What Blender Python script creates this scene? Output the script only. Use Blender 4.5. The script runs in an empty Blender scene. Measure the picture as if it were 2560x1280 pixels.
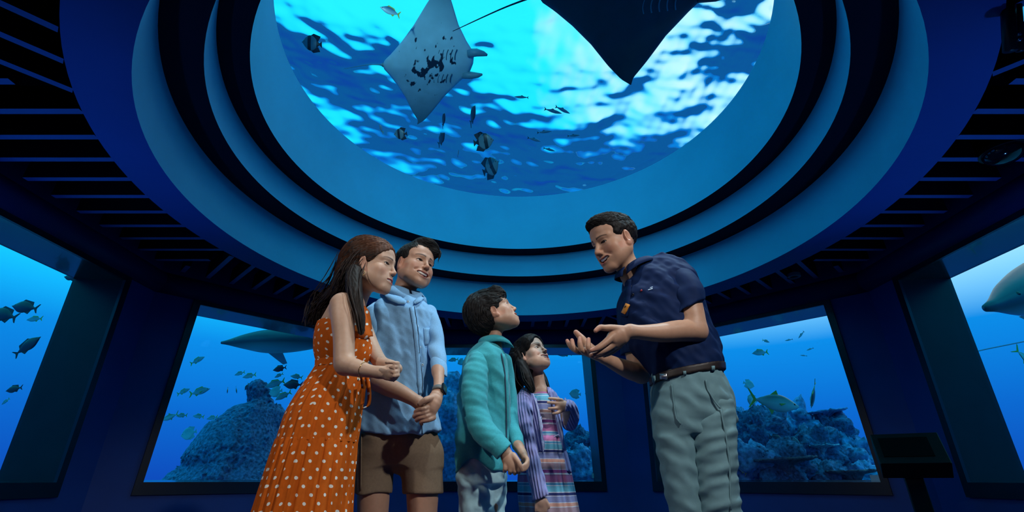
import bpy, math, random
import numpy as np
from mathutils import Vector, Matrix

# ------------------------------------------------------------------ camera
F_PX, CAM_H = 1200.0, 0.60
PITCH = math.atan(560.0 / F_PX)
CT, ST = math.cos(PITCH), math.sin(PITCH)
scene = bpy.context.scene
col = scene.collection
cam_data = bpy.data.cameras.new('camera')
cam_data.sensor_width = 36.0
cam_data.lens = 36.0 * F_PX / 2560.0
cam_data.clip_start = 0.02
cam_data.clip_end = 300
cam = bpy.data.objects.new('camera', cam_data)
cam.location = (0, 0, CAM_H)
cam.rotation_euler = (math.pi / 2 + PITCH, 0, 0)
col.objects.link(cam)
scene.camera = cam

# ------------------------------------------------------------------ world: daylight above the tank, blue water around
world = bpy.data.worlds.new('water_and_daylight')
scene.world = world
world.use_nodes = True
wn, wl = world.node_tree.nodes, world.node_tree.links
wn.clear()
w_out = wn.new('ShaderNodeOutputWorld')
w_bg = wn.new('ShaderNodeBackground')
w_tc = wn.new('ShaderNodeTexCoord')
w_sep = wn.new('ShaderNodeSeparateXYZ')
w_ramp = wn.new('ShaderNodeValToRGB')
w_map = wn.new('ShaderNodeMapRange')
w_map.inputs['From Min'].default_value = -0.5
w_map.inputs['From Max'].default_value = 0.75
wl.new(w_tc.outputs['Generated'], w_sep.inputs[0])
wl.new(w_sep.outputs['Z'], w_map.inputs['Value'])
wl.new(w_map.outputs[0], w_ramp.inputs[0])
els = w_ramp.color_ramp.elements
def zpos(z): return (z + 0.5) / 1.25
RAMP = [(-0.5, (0.004, 0.10, 0.34)), (-0.12, (0.004, 0.060, 0.36)), (0.0, (0.005, 0.075, 0.52)), (0.10, (0.004, 0.15, 0.66)),
        (0.22, (0.004, 0.28, 0.84)), (0.36, (0.012, 0.86, 1.36)), (0.60, (0.025, 0.98, 1.36))]
els[0].position, els[0].color = zpos(RAMP[0][0]), RAMP[0][1] + (1,)
els[1].position, els[1].color = zpos(RAMP[-1][0]), RAMP[-1][1] + (1,)
for z, c in RAMP[1:-1]:
    e = els.new(zpos(z)); e.color = c + (1,)
# hazy sun low in the sky to the right of the oculus
SUN = Vector((0.74, 0.52, 0.44)).normalized()
w_dot = wn.new('ShaderNodeVectorMath'); w_dot.operation = 'DOT_PRODUCT'
w_dot.inputs[1].default_value = SUN
wl.new(w_tc.outputs['Generated'], w_dot.inputs[0])
w_glow = wn.new('ShaderNodeMapRange'); w_glow.interpolation_type = 'SMOOTHSTEP'
w_glow.inputs['From Min'].default_value = 0.74
w_glow.inputs['From Max'].default_value = 1.0
wl.new(w_dot.outputs['Value'], w_glow.inputs['Value'])
w_gate = wn.new('ShaderNodeMapRange')
w_gate.inputs['From Min'].default_value = 0.22
w_gate.inputs['From Max'].default_value = 0.42
wl.new(w_sep.outputs['Z'], w_gate.inputs['Value'])
w_mul = wn.new('ShaderNodeMath'); w_mul.operation = 'MULTIPLY'
wl.new(w_glow.outputs[0], w_mul.inputs[0]); wl.new(w_gate.outputs[0], w_mul.inputs[1])
w_mix = wn.new('ShaderNodeMix'); w_mix.data_type = 'RGBA'
w_mix.inputs['B'].default_value = (0.85, 1.1, 1.15, 1)
wl.new(w_mul.outputs[0], w_mix.inputs['Factor'])
wl.new(w_ramp.outputs[0], w_mix.inputs['A'])
wl.new(w_mix.outputs['Result'], w_bg.inputs['Color'])
w_bg.inputs['Strength'].default_value = 1.0
wl.new(w_bg.outputs[0], w_out.inputs[0])

vs = scene.view_settings
vs.view_transform = 'Standard'
vs.look = 'None'
vs.gamma = 1
vs.exposure = 0.0
vs.use_curve_mapping = False
scene.cycles.use_denoising = True
scene.cycles.sample_clamp_indirect = 6.0
scene.cycles.use_adaptive_sampling = True
scene.cycles.adaptive_threshold = 0.06
scene.cycles.max_bounces = 8

def aim(o, target):
    d = Vector(target) - o.location
    o.rotation_euler = d.to_track_quat('-Z', 'Y').to_euler()
def spot(name, loc, target, watts, color, angle, blend=0.6, radius=0.05):
    d = bpy.data.lights.new(name, 'SPOT')
    d.energy, d.color, d.spot_size, d.spot_blend, d.shadow_soft_size = watts, color, math.radians(angle), blend, radius
    o = bpy.data.objects.new(name, d); o.location = loc
    col.objects.link(o); aim(o, target)
    return o
# added unseen front keys and cool oculus-well spots; blue uplights at the floor
spot('added_key_lamp', (-1.9, -0.15, 2.55), (0.0, 2.0, 0.75), 95, (1.0, 0.95, 0.88), 52, 0.6, 0.05)
spot('added_key_lamp', (1.5, -0.15, 2.55), (-0.1, 2.0, 0.75), 185, (0.98, 0.97, 0.93), 53, 0.6, 0.05)
spot('added_well_lamp', (-1.85, 2.35, 3.95), (-0.75, 1.9, 1.1), 280, (0.60, 0.88, 1.0), 50, 0.8, 0.04)
spot('added_well_lamp', (1.95, 2.35, 3.95), (0.7, 1.95, 1.1), 220, (0.60, 0.88, 1.0), 50, 0.8, 0.04)
spot('added_well_lamp', (0.35, 1.75, 4.30), (0.05, 2.25, 1.1), 260, (0.80, 0.95, 1.0), 46, 0.8, 0.04)
spot('added_well_lamp', (0.2, 1.75, 4.0), (0.1, 6.4, 3.1), 70, (0.12, 0.66, 1.0), 90, 1.0, 0.45)
spot('added_well_lamp', (-1.5, 2.2, 4.38), (-1.3, 5.0, 5.9), 150, (0.35, 0.88, 1.0), 55, 0.9, 0.05)  # added out of view to brighten the pale ray's belly
spot('floor_uplight', (-3.3, 2.6, 0.12), (-2.9, 2.7, 2.8), 60, (0.06, 0.25, 1.0), 75, 0.9, 0.06)
spot('floor_uplight', (3.4, 2.6, 0.12), (3.0, 2.7, 2.8), 60, (0.06, 0.25, 1.0), 75, 0.9, 0.06)

# ------------------------------------------------------------------ helpers
def P(px, py, Y):
    """world point at horizontal distance Y seen at photograph pixel (px, py)"""
    u, v = px - 1280.0, 640.0 - py
    k = Y / (F_PX * CT - v * ST)
    return np.array((u * k, Y, CAM_H + (F_PX * ST + v * CT) * k))
def RP(rpx, py, Y):
    """length in metres of rpx pixels at that place"""
    return rpx * Y / (F_PX * CT - (640.0 - py) * ST)

def rgba(c): return (c[0], c[1], c[2], 1.0)
MATS = {}
def mat(name, color, rough=0.5, metal=0.0, spec=0.5, noise=0.0, nscale=40.0, bump=0.0, bscale=None, sheen=0.0,
        stretch=None, sss=0.0, attr=None, coat=0.0):
    """procedural principled material with mottling and fine relief"""
    m = bpy.data.materials.new(name); m.use_nodes = True
    nt = m.node_tree; N, L = nt.nodes, nt.links
    b = N['Principled BSDF']
    b.inputs['Base Color'].default_value = rgba(color)
    b.inputs['Roughness'].default_value = rough
    b.inputs['Metallic'].default_value = metal
    b.inputs['Specular IOR Level'].default_value = spec
    if sheen: b.inputs['Sheen Weight'].default_value = sheen
    if coat: b.inputs['Coat Weight'].default_value = coat
    if sss:
        b.inputs['Subsurface Weight'].default_value = sss
        b.inputs['Subsurface Radius'].default_value = (0.012, 0.004, 0.002)
        b.inputs['Subsurface Scale'].default_value = 1.0
    csock = None
    if attr:
        a = N.new('ShaderNodeAttribute'); a.attribute_name = attr
        csock = a.outputs['Color']
    tc = N.new('ShaderNodeTexCoord')
    vec = tc.outputs['Object']
    if stretch:
        mp = N.new('ShaderNodeMapping'); mp.inputs['Scale'].default_value = stretch
        L.new(vec, mp.inputs[0]); vec = mp.outputs[0]
    if noise:
        n = N.new('ShaderNodeTexNoise'); n.inputs['Scale'].default_value = nscale; n.inputs['Detail'].default_value = 4
        L.new(vec, n.inputs['Vector'])
        r = N.new('ShaderNodeMapRange'); r.inputs['To Min'].default_value = 1 - noise; r.inputs['To Max'].default_value = 1 + noise
        r.inputs['From Min'].default_value = .25; r.inputs['From Max'].default_value = .75
        L.new(n.outputs['Fac'], r.inputs['Value'])
        mx = N.new('ShaderNodeMix'); mx.data_type = 'RGBA'; mx.blend_type = 'MULTIPLY'
        mx.inputs['Factor'].default_value = 1.0
        if csock: L.new(csock, mx.inputs['A'])
        else: mx.inputs['A'].default_value = rgba(color)
        L.new(r.outputs[0], mx.inputs['B']); csock = mx.outputs['Result']
    if csock: L.new(csock, b.inputs['Base Color'])
    if bump:
        n2 = N.new('ShaderNodeTexNoise'); n2.inputs['Scale'].default_value = bscale or nscale * 3; n2.inputs['Detail'].default_value = 5
        L.new(vec, n2.inputs['Vector'])
        bp = N.new('ShaderNodeBump'); bp.inputs['Strength'].default_value = bump; bp.inputs['Distance'].default_value = 0.01
        L.new(n2.outputs['Fac'], bp.inputs['Height']); L.new(bp.outputs[0], b.inputs['Normal'])
    MATS[name] = m
    return m

def mesh_from(name, verts, faces):
    me = bpy.data.meshes.new(name)
    me.from_pydata([tuple(v) for v in verts], [], [tuple(f) for f in faces]); me.update()
    return me
def quads_mesh(name, V, Q, smooth=True):
    """fast mesh from arrays of vertices and quads"""
    me = bpy.data.meshes.new(name)
    V = np.asarray(V, np.float32); Q = np.asarray(Q, np.int32)
    me.vertices.add(len(V)); me.vertices.foreach_set('co', V.ravel())
    me.loops.add(Q.size); me.loops.foreach_set('vertex_index', Q.ravel())
    me.polygons.add(len(Q))
    me.polygons.foreach_set('loop_start', np.arange(len(Q), dtype=np.int32) * Q.shape[1])
    me.polygons.foreach_set('use_smooth', np.full(len(Q), smooth))
    me.update(calc_edges=True)
    return me
def ob(name, me, m=None, parent=None, loc=None, mw=None):
    o = bpy.data.objects.new(name, me); col.objects.link(o)
    if m is not None and me is not None and not me.materials: me.materials.append(m)
    if parent is not None: o.parent = parent
    if loc is not None: o.location = loc
    if mw is not None: o.matrix_local = mw
    return o
def tag(o, label, cat, group=None):
    o['label'], o['category'] = label, cat
    if group: o['group'] = group
    return o
def empty(name, loc, label=None, cat=None, group=None):
    o = bpy.data.objects.new(name, None); o.empty_display_size = 0.1
    o.location = tuple(float(c) for c in loc); col.objects.link(o)
    if label: tag(o, label, cat, group)
    return o
def struct(o): o['kind'] = 'structure'; return o

class MB:
    """collects simple solids into one mesh"""
    def __init__(s): s.v, s.f = [], []
    def add(s, v, f):
        n = len(s.v); s.v += [tuple(float(c) for c in p) for p in v]; s.f += [tuple(i + n for i in q) for q in f]; return s
    def hexa(s, p8):
        return s.add(p8, [(0, 3, 2, 1), (4, 5, 6, 7), (0, 1, 5, 4), (1, 2, 6, 5), (2, 3, 7, 6), (3, 0, 4, 7)])
    def box(s, c, size, M=None):
        x, y, z = (d / 2 for d in size)
        p = [Vector(q) for q in ((-x, -y, -z), (x, -y, -z), (x, y, -z), (-x, y, -z), (-x, -y, z), (x, -y, z), (x, y, z), (-x, y, z))]
        if M is not None: p = [M @ q for q in p]
        return s.hexa([q + Vector(c) for q in p])
    def tube(s, pts, rad, n=10, cap=True):
        pts = [Vector(p) for p in pts]
        if not hasattr(rad, '__len__'): rad = [rad] * len(pts)
        rings, up = [], None
        for i, p in enumerate(pts):
            t = (pts[min(i + 1, len(pts) - 1)] - pts[max(i - 1, 0)]).normalized()
            if up is None:
                up = Vector((0, 0, 1)) if abs(t.z) < .9 else Vector((1, 0, 0))
            a = t.cross(up).normalized(); b2 = a.cross(t).normalized(); up = b2
            rings.append([p + (a * math.cos(2 * math.pi * k / n) + b2 * math.sin(2 * math.pi * k / n)) * rad[i] for k in range(n)])
        v = [q for r in rings for q in r]; f = []
        for i in range(len(pts) - 1):
            for k in range(n):
                f.append((i * n + k, i * n + (k + 1) % n, (i + 1) * n + (k + 1) % n, (i + 1) * n + k))
        if cap: f += [tuple(range(n))[::-1], tuple((len(pts) - 1) * n + k for k in range(n))]
        return s.add(v, f)
    def mesh(s, name, smooth=False):
        me = mesh_from(name, s.v, s.f)
        if smooth: me.polygons.foreach_set('use_smooth', [True] * len(me.polygons))
        return me
    def build(s, name, m, parent=None, smooth=False, bevel=0):
        o = ob(name, s.mesh(name, smooth), m, parent)
        if bevel:
            md = o.modifiers.new('bevel', 'BEVEL'); md.width = bevel; md.segments = 2; md.limit_method = 'ANGLE'
        return o
# ------------------------------------------------------------------ room shell
M_WALL = mat('blue_wall_paint', (0.020, 0.060, 0.26), 0.55, spec=0.3, noise=0.12, nscale=1.5, bump=0.05, bscale=60)
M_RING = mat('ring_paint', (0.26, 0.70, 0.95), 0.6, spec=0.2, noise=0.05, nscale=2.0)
M_RINGDARK = mat('ring_soffit_shade', (0.006, 0.010, 0.025), 0.7, spec=0.1)  # near-black: shade of the downward faces is put into the colour
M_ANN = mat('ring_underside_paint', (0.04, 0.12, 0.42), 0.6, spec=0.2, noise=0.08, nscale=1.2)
M_VOID = mat('black_ceiling_void', (0.002, 0.002, 0.004), 0.9, spec=0.0)
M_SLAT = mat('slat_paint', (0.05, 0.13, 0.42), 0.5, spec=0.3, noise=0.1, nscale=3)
M_FRAME = mat('black_frame_steel', (0.002, 0.010, 0.022), 0.32, spec=0.5, noise=0.2, nscale=6)
M_REVEAL = mat('polished_dark_reveal', (0.008, 0.022, 0.035), 0.16, spec=0.9, noise=0.3, nscale=4, coat=0.3)
M_JAMB = mat('dark_jamb_steel', (.004, .012, .018), .38, spec=.4, noise=.3, nscale=4)
M_SLATSHADE = mat('slat_side_shade', (.003, .006, .018), .7, spec=.1)  # near-black slat copy: shade of sides and tops painted in
M_CORN = mat('cornice_paint', (0.014, 0.022, 0.11), 0.45, spec=0.3)
M_FLOOR = mat('dark_carpet', (0.012, 0.03, 0.10), 0.9, spec=0.1, noise=0.3, nscale=30, bump=0.3, bscale=400)

def pane_material(name, tint):
    m = bpy.data.materials.new(name); m.use_nodes = True
    N, L = m.node_tree.nodes, m.node_tree.links
    N.remove(N['Principled BSDF'])
    t = N.new('ShaderNodeBsdfTransparent'); t.inputs[0].default_value = rgba(tint)
    g = N.new('ShaderNodeBsdfGlossy'); g.inputs['Roughness'].default_value = 0.02
    lw = N.new('ShaderNodeLayerWeight')
    pw = N.new('ShaderNodeMath'); pw.operation = 'POWER'; pw.inputs[1].default_value = 4.0
    fr = N.new('ShaderNodeMath'); fr.operation = 'MULTIPLY_ADD'; fr.inputs[1].default_value = 0.35; fr.inputs[2].default_value = 0.012
    L.new(lw.outputs['Facing'], pw.inputs[0]); L.new(pw.outputs[0], fr.inputs[0])
    mx = N.new('ShaderNodeMixShader')
    L.new(fr.outputs[0], mx.inputs[0]); L.new(t.outputs[0], mx.inputs[1]); L.new(g.outputs[0], mx.inputs[2])
    L.new(mx.outputs[0], N['Material Output'].inputs[0])
    return m
M_PANE = pane_material('acrylic_pane', (0.96, 0.99, 1.0))

OC, AP = (0.0, 3.45), 4.08            # octagon centre and apothem
HALF = AP * math.tan(math.pi / 8)
Z_SILL, Z_HEAD, Z_CEIL, Z_TOP = 0.60, 2.50, 2.80, 3.20
DEPTH = 0.48
def frame_axes(a):
    n = Vector((math.sin(a), math.cos(a), 0)); t = Vector((math.cos(a), -math.sin(a), 0))   # outward normal, to the right seen from inside
    return n, t
def W(a, s, d, z):
    n, t = frame_axes(a)
    p = Vector((OC[0], OC[1], 0)) + n * (AP + d) + t * s
    return (p.x, p.y, z)

fl = MB()
ring8 = [W(k * math.pi / 4, -HALF * 1.12, DEPTH, 0)[:2] for k in range(8)]
fl.add([(x, y, 0.0) for x, y in ring8] + [(x, y, -0.15) for x, y in ring8],
       [tuple(range(8))[::-1], tuple(range(8, 16))] + [(k, (k + 1) % 8, 8 + (k + 1) % 8, 8 + k) for k in range(8)])
floor = struct(fl.build('floor', M_FLOOR))

SIDES = ['front', 'front_right', 'right', 'back_right', 'back', 'back_left', 'left', 'front_left']
HT, HB = 1.22, 1.27                   # half widths of an opening at its head and at its sill
GT, GB = 1.17, 1.235                  # half widths of the glass
win_n = 0
def quad_plate(mb, p):                # p: four corner (s,z) pairs; a wall panel of thickness DEPTH
    pass
for k, side in enumerate(SIDES):
    a = k * math.pi / 4
    has = side in ('front', 'front_right', 'right', 'left', 'front_left')
    mb = MB()
    def panel(c4, d0=0.0, d1=DEPTH):
        mb.hexa([W(a, s, d0, z) for s, z in c4] + [W(a, s, d1, z) for s, z in c4])
    if has:
        zs, zh = Z_SILL - 0.03, Z_HEAD + 0.03
        sb, st = HB + 0.03, HT + 0.03
        panel([(-HALF, 0), (HALF, 0), (HALF, zs), (-HALF, zs)])
        panel([(-HALF, zh), (HALF, zh), (HALF, Z_TOP), (-HALF, Z_TOP)])
        panel([(-HALF, zs), (-sb, zs), (-st, zh), (-HALF, zh)])
        panel([(sb, zs), (HALF, zs), (HALF, zh), (st, zh)])
    else:
        panel([(-HALF, 0), (HALF, 0), (HALF, Z_TOP), (-HALF, Z_TOP)])
    wo = struct(mb.build('wall_' + side, M_WALL))
    # rounded cornice under the slats
    cb = MB(); prof = []
    for j in range(9):
        t = -math.pi / 2 + j * math.pi / 8
        prof.append((-0.02 - 0.12 * math.cos(t), Z_CEIL - 0.13 + 0.12 * math.sin(t)))
    prof += [(0.0, Z_CEIL - 0.01), (0.0, Z_CEIL - 0.25)]
    v, nP = [], len(prof)
    for e in (-1, 1):
        for d, z in prof: v.append(W(a, e * (AP + d) * math.tan(math.pi / 8), d, z))
    cb.add(v, [(j, (j + 1) % nP, nP + (j + 1) % nP, nP + j) for j in range(nP)] + [tuple(range(nP))[::-1], tuple(range(nP, 2 * nP))])
    c = struct(cb.build('trim_%d' % (k + 1), M_CORN)); c.data.polygons.foreach_set('use_smooth', [i < 9 for i in range(len(c.data.polygons))])
    if not has: continue
    win_n += 1
    wroot = struct(empty('window_%d' % win_n, W(a, 0, 0, Z_SILL)))
    def wp(name, m, mbx, smooth=False):
        o = mbx.build(name, m, smooth=smooth); o.parent = wroot; o.matrix_parent_inverse = Matrix.Translation(wroot.location).inverted(); return o
    def slab(c4, d0, d1):
        x = MB(); x.hexa([W(a, s, d0, z) for s, z in c4] + [W(a, s, d1, z) for s, z in c4]); return x
    # splayed reveal boards: front edge at the opening, back edge at the glass
    def board(f0, f1, b0, b1, th):    # front edge f0-f1, back edge b0-b1, offset th=(ds,dz)
        o = [(f0, 0.0), (f1, 0.0), (b1, DEPTH), (b0, DEPTH)]
        x = MB()
        x.hexa([W(a, s, d, z) for (s, z), d in o] + [W(a, s + th[0], d, z + th[1]) for (s, z), d in o]); return x
    zb_g = Z_SILL + 0.0
    wp('head_reveal', M_REVEAL, board((-HT, Z_HEAD), (HT, Z_HEAD), (-GT, Z_HEAD), (GT, Z_HEAD), (0, 0.025)))
    wp('sill_reveal', M_REVEAL, board((-HB, Z_SILL - .02), (HB, Z_SILL - .02), (-GB, zb_g), (GB, zb_g), (0, -0.02)))
    wp('jamb_reveal', M_JAMB, board((-HB, Z_SILL - .02), (-HT, Z_HEAD), (-GB, zb_g), (-GT, Z_HEAD), (-0.02, 0)))
    wp('jamb_reveal', M_JAMB, board((HB, Z_SILL - .02), (HT, Z_HEAD), (GB, zb_g), (GT, Z_HEAD), (0.02, 0)))
    # raised black border on the wall
    fw = 0.07
    wp('frame_post', M_FRAME, slab([(-HB - fw, Z_SILL - .14), (-HB, Z_SILL - .02), (-HT, Z_HEAD), (-HT - fw, Z_HEAD + .2)], -0.03, 0.0))
    wp('frame_post', M_FRAME, slab([(HB, Z_SILL - .02), (HB + fw, Z_SILL - .14), (HT + fw, Z_HEAD + .2), (HT, Z_HEAD)], -0.03, 0.0))
    wp('frame_sill', M_FRAME, slab([(-HB - fw, Z_SILL - .14), (HB + fw, Z_SILL - .14), (HB, Z_SILL - .02), (-HB, Z_SILL - .02)], -0.03, 0.0))
    wp('frame_head', M_FRAME, slab([(-HT, Z_HEAD), (HT, Z_HEAD), (HT + fw, Z_HEAD + .2), (-HT - fw, Z_HEAD + .2)], -0.03, 0.0))
    wp('pane', M_PANE, slab([(-GB, zb_g), (GB, zb_g), (GT, Z_HEAD), (-GT, Z_HEAD)], DEPTH - 0.03, DEPTH))

# ------------------------------------------------------------------ ceiling: slats, stepped rings, oculus
RC = (0.106, 3.815)
RINGS = dict(R0=3.22, R1=2.905, R2=2.64, R3=2.412, G=2.39)
ZR = dict(z1=2.78, z2=3.285, z3=3.62, zg=4.50)
NSEG = 160
def circ(r, z, n=NSEG, c=RC): return [(c[0] + r * math.cos(2 * math.pi * i / n), c[1] + r * math.sin(2 * math.pi * i / n), z) for i in range(n)]
def band(name, loops, m, parent, smooth=True):
    v, f = [], []
    for l in loops: v += l
    n = len(loops[0])
    for j in range(len(loops) - 1):
        for i in range(n):
            f.append((j * n + i, j * n + (i + 1) % n, (j + 1) * n + (i + 1) % n, (j + 1) * n + i))
    me = mesh_from(name, v, f)
    me.polygons.foreach_set('use_smooth', [smooth] * len(f))
    o = ob(name, me, m, parent)
    return o
ceil = struct(empty('ceiling', (0, 0, 0)))
def oct_loop(ap, z, n=NSEG):
    out = []
    for i in range(n):
        t = 2 * math.pi * i / n
        dx, dy = math.cos(t), math.sin(t)
        best = 1e9
        for k in range(8):
            a = k * math.pi / 4; nx, ny = math.sin(a), math.cos(a)
            c = dx * nx + dy * ny
            if c > 1e-6:
                best = min(best, (ap - ((RC[0] - OC[0]) * nx + (RC[1] - OC[1]) * ny)) / c)
        out.append((RC[0] + dx * best, RC[1] + dy * best, z))
    return out
band('void_panel', [oct_loop(AP + DEPTH, Z_TOP), circ(RINGS['R0'] + .01, Z_TOP), circ(RINGS['R0'] + .01, Z_TOP + .1), oct_loop(AP + DEPTH, Z_TOP + .1)], M_VOID, ceil, False)
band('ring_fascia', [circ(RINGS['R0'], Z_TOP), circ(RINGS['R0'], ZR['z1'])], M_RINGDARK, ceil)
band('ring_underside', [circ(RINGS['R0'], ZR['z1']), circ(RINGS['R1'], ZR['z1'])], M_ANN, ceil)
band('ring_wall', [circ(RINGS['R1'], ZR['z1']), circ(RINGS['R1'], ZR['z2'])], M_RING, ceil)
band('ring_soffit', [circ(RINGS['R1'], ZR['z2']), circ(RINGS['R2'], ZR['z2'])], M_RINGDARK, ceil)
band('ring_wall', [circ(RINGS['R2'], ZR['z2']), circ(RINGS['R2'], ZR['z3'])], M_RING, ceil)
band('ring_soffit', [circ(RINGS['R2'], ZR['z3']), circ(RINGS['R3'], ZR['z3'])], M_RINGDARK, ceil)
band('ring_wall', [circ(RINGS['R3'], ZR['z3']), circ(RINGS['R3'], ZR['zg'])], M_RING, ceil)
# the tank side of the dome
band('dome_back', [circ(RINGS['R0'] + .01, Z_TOP + .1), circ(RINGS['R1'] + .1, ZR['z2'] + .15), circ(RINGS['R3'] + .12, ZR['zg']), circ(RINGS['R3'], ZR['zg'])], M_VOID, ceil)
ocu = struct(empty('window_6', (RC[0], RC[1], ZR['zg'])))
pm = MB(); pm.add(circ(RINGS['G'] + .02, 0, c=(0, 0)) + circ(RINGS['G'] + .02, .05, c=(0, 0)),
                  [tuple(range(NSEG))[::-1], tuple(range(NSEG, 2 * NSEG))])
pm.build('pane', M_PANE, ocu)

# slats: each sector's run at right angles to its wall
TH, SPACING, SH = 0.05, 0.262, 0.20
def slat_span(a, s):
    """distance from the octagon centre at which the slat at lateral offset s leaves the ring and meets the wall"""
    n, t = frame_axes(a)
    ox, oy = OC[0] + t.x * s - RC[0], OC[1] + t.y * s - RC[1]
    bq = ox * n.x + oy * n.y; cq = ox * ox + oy * oy - (RINGS['R0'] + .015) ** 2
    disc = bq * bq - cq
    inner = -bq + math.sqrt(disc) if disc > 0 else 0
    lim = abs(s) / math.tan(math.pi / 8) + .03      # sector boundary
    return max(inner, lim), AP - 0.15
slat_cache = {}
for k, side in enumerate(SIDES):
    if side in ('back', 'back_right', 'back_left'):
        if side == 'back': continue
    a = k * math.pi / 4
    n, t = frame_axes(a)
    shift = 0.06
    for i in range(-7, 8):
        s = i * SPACING + shift * (1 if t.y >= 0 else -1)
        if abs(s) > HALF - .05: continue
        d0, d1 = slat_span(a, s)
        if d1 - d0 < 0.06: continue
        mb = MB()
        c = [(d0, s - TH / 2), (d0, s + TH / 2), (d1, s + TH / 2), (d1, s - TH / 2)]
        pts = [(OC[0] + n.x * d + t.x * q, OC[1] + n.y * d + t.y * q) for d, q in c]
        mb.hexa([(x, y, Z_CEIL) for x, y in pts] + [(x, y, Z_CEIL + SH) for x, y in pts])
        so_ = mb.build('slat', M_SLAT, ceil); so_.data.materials.append(M_SLATSHADE); so_.data.polygons.foreach_set('material_index', [0, 1, 1, 1, 1, 1])
# ------------------------------------------------------------------ water surface above the oculus
def water_surface():
    n, half = 440, 9.5
    xs = np.linspace(-half, half, n); X, Y = np.meshgrid(xs, xs + 9.0, indexing='ij')
    rng = np.random.default_rng(5); Z = np.zeros_like(X)
    for i in range(60):
        lam = 0.20 * 1.068 ** i
        th = -0.75 + rng.normal(0, 0.9)
        kx, ky = math.cos(th) * 2 * math.pi / lam, math.sin(th) * 2 * math.pi / lam
        slope = 0.030 if lam < 1.2 else 0.036
        Z += slope / (2 * math.pi / lam) * np.sin(kx * X + ky * Y + rng.uniform(0, 6.28))
    V = np.stack([X, Y, 7.6 + Z], -1).reshape(-1, 3)
    ii = np.arange(n * n).reshape(n, n)
    Q = np.stack([ii[:-1, :-1], ii[1:, :-1], ii[1:, 1:], ii[:-1, 1:]], -1).reshape(-1, 4)
    me = quads_mesh('water_surface', V, Q)
    m = bpy.data.materials.new('water_surface'); m.use_nodes = True
    N, L = m.node_tree.nodes, m.node_tree.links
    N.remove(N['Principled BSDF'])
    g = N.new('ShaderNodeBsdfGlass'); g.inputs['IOR'].default_value = 1.33; g.inputs['Roughness'].default_value = 0.0
    g.inputs['Color'].default_value = (0.9, 1, 1, 1)
    L.new(g.outputs[0], N['Material Output'].inputs[0])
    me.materials.append(m)
    o = ob('water_surface', me)
    o['kind'] = 'stuff'
    tag(o, 'rippled water surface high above the round ceiling window', 'water')
water_surface()
# ------------------------------------------------------------------ smooth-blend solids (distance fields meshed on a grid)
def smin(a, b, k):
    h = np.clip(.5 + .5 * (b - a) / k, 0, 1)
    return b + (a - b) * h - k * h * (1 - h)
def rot_from(fwd, up=(0, 0, 1)):
    """3x3 with columns x (right-hand side), y (forward), z (up)"""
    y = np.array(fwd, float); y /= np.linalg.norm(y)
    x = np.cross(y, np.array(up, float)); x /= np.linalg.norm(x)
    return np.stack([x, y, np.cross(x, y)], 1)
def bez(pts, n):
    """smooth curve through points"""
    pts = np.asarray(pts, float); t = np.linspace(0, len(pts) - 1, n); i = np.minimum(t.astype(int), len(pts) - 2); u = (t - i)[:, None]
    p0, p1, p2, p3 = pts[np.maximum(i - 1, 0)], pts[i], pts[i + 1], pts[np.minimum(i + 2, len(pts) - 1)]
    return .5 * ((2 * p1) + (p2 - p0) * u + (2 * p0 - 5 * p1 + 4 * p2 - p3) * u ** 2 + (3 * p1 - p0 - 3 * p2 + p3) * u ** 3)
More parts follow.
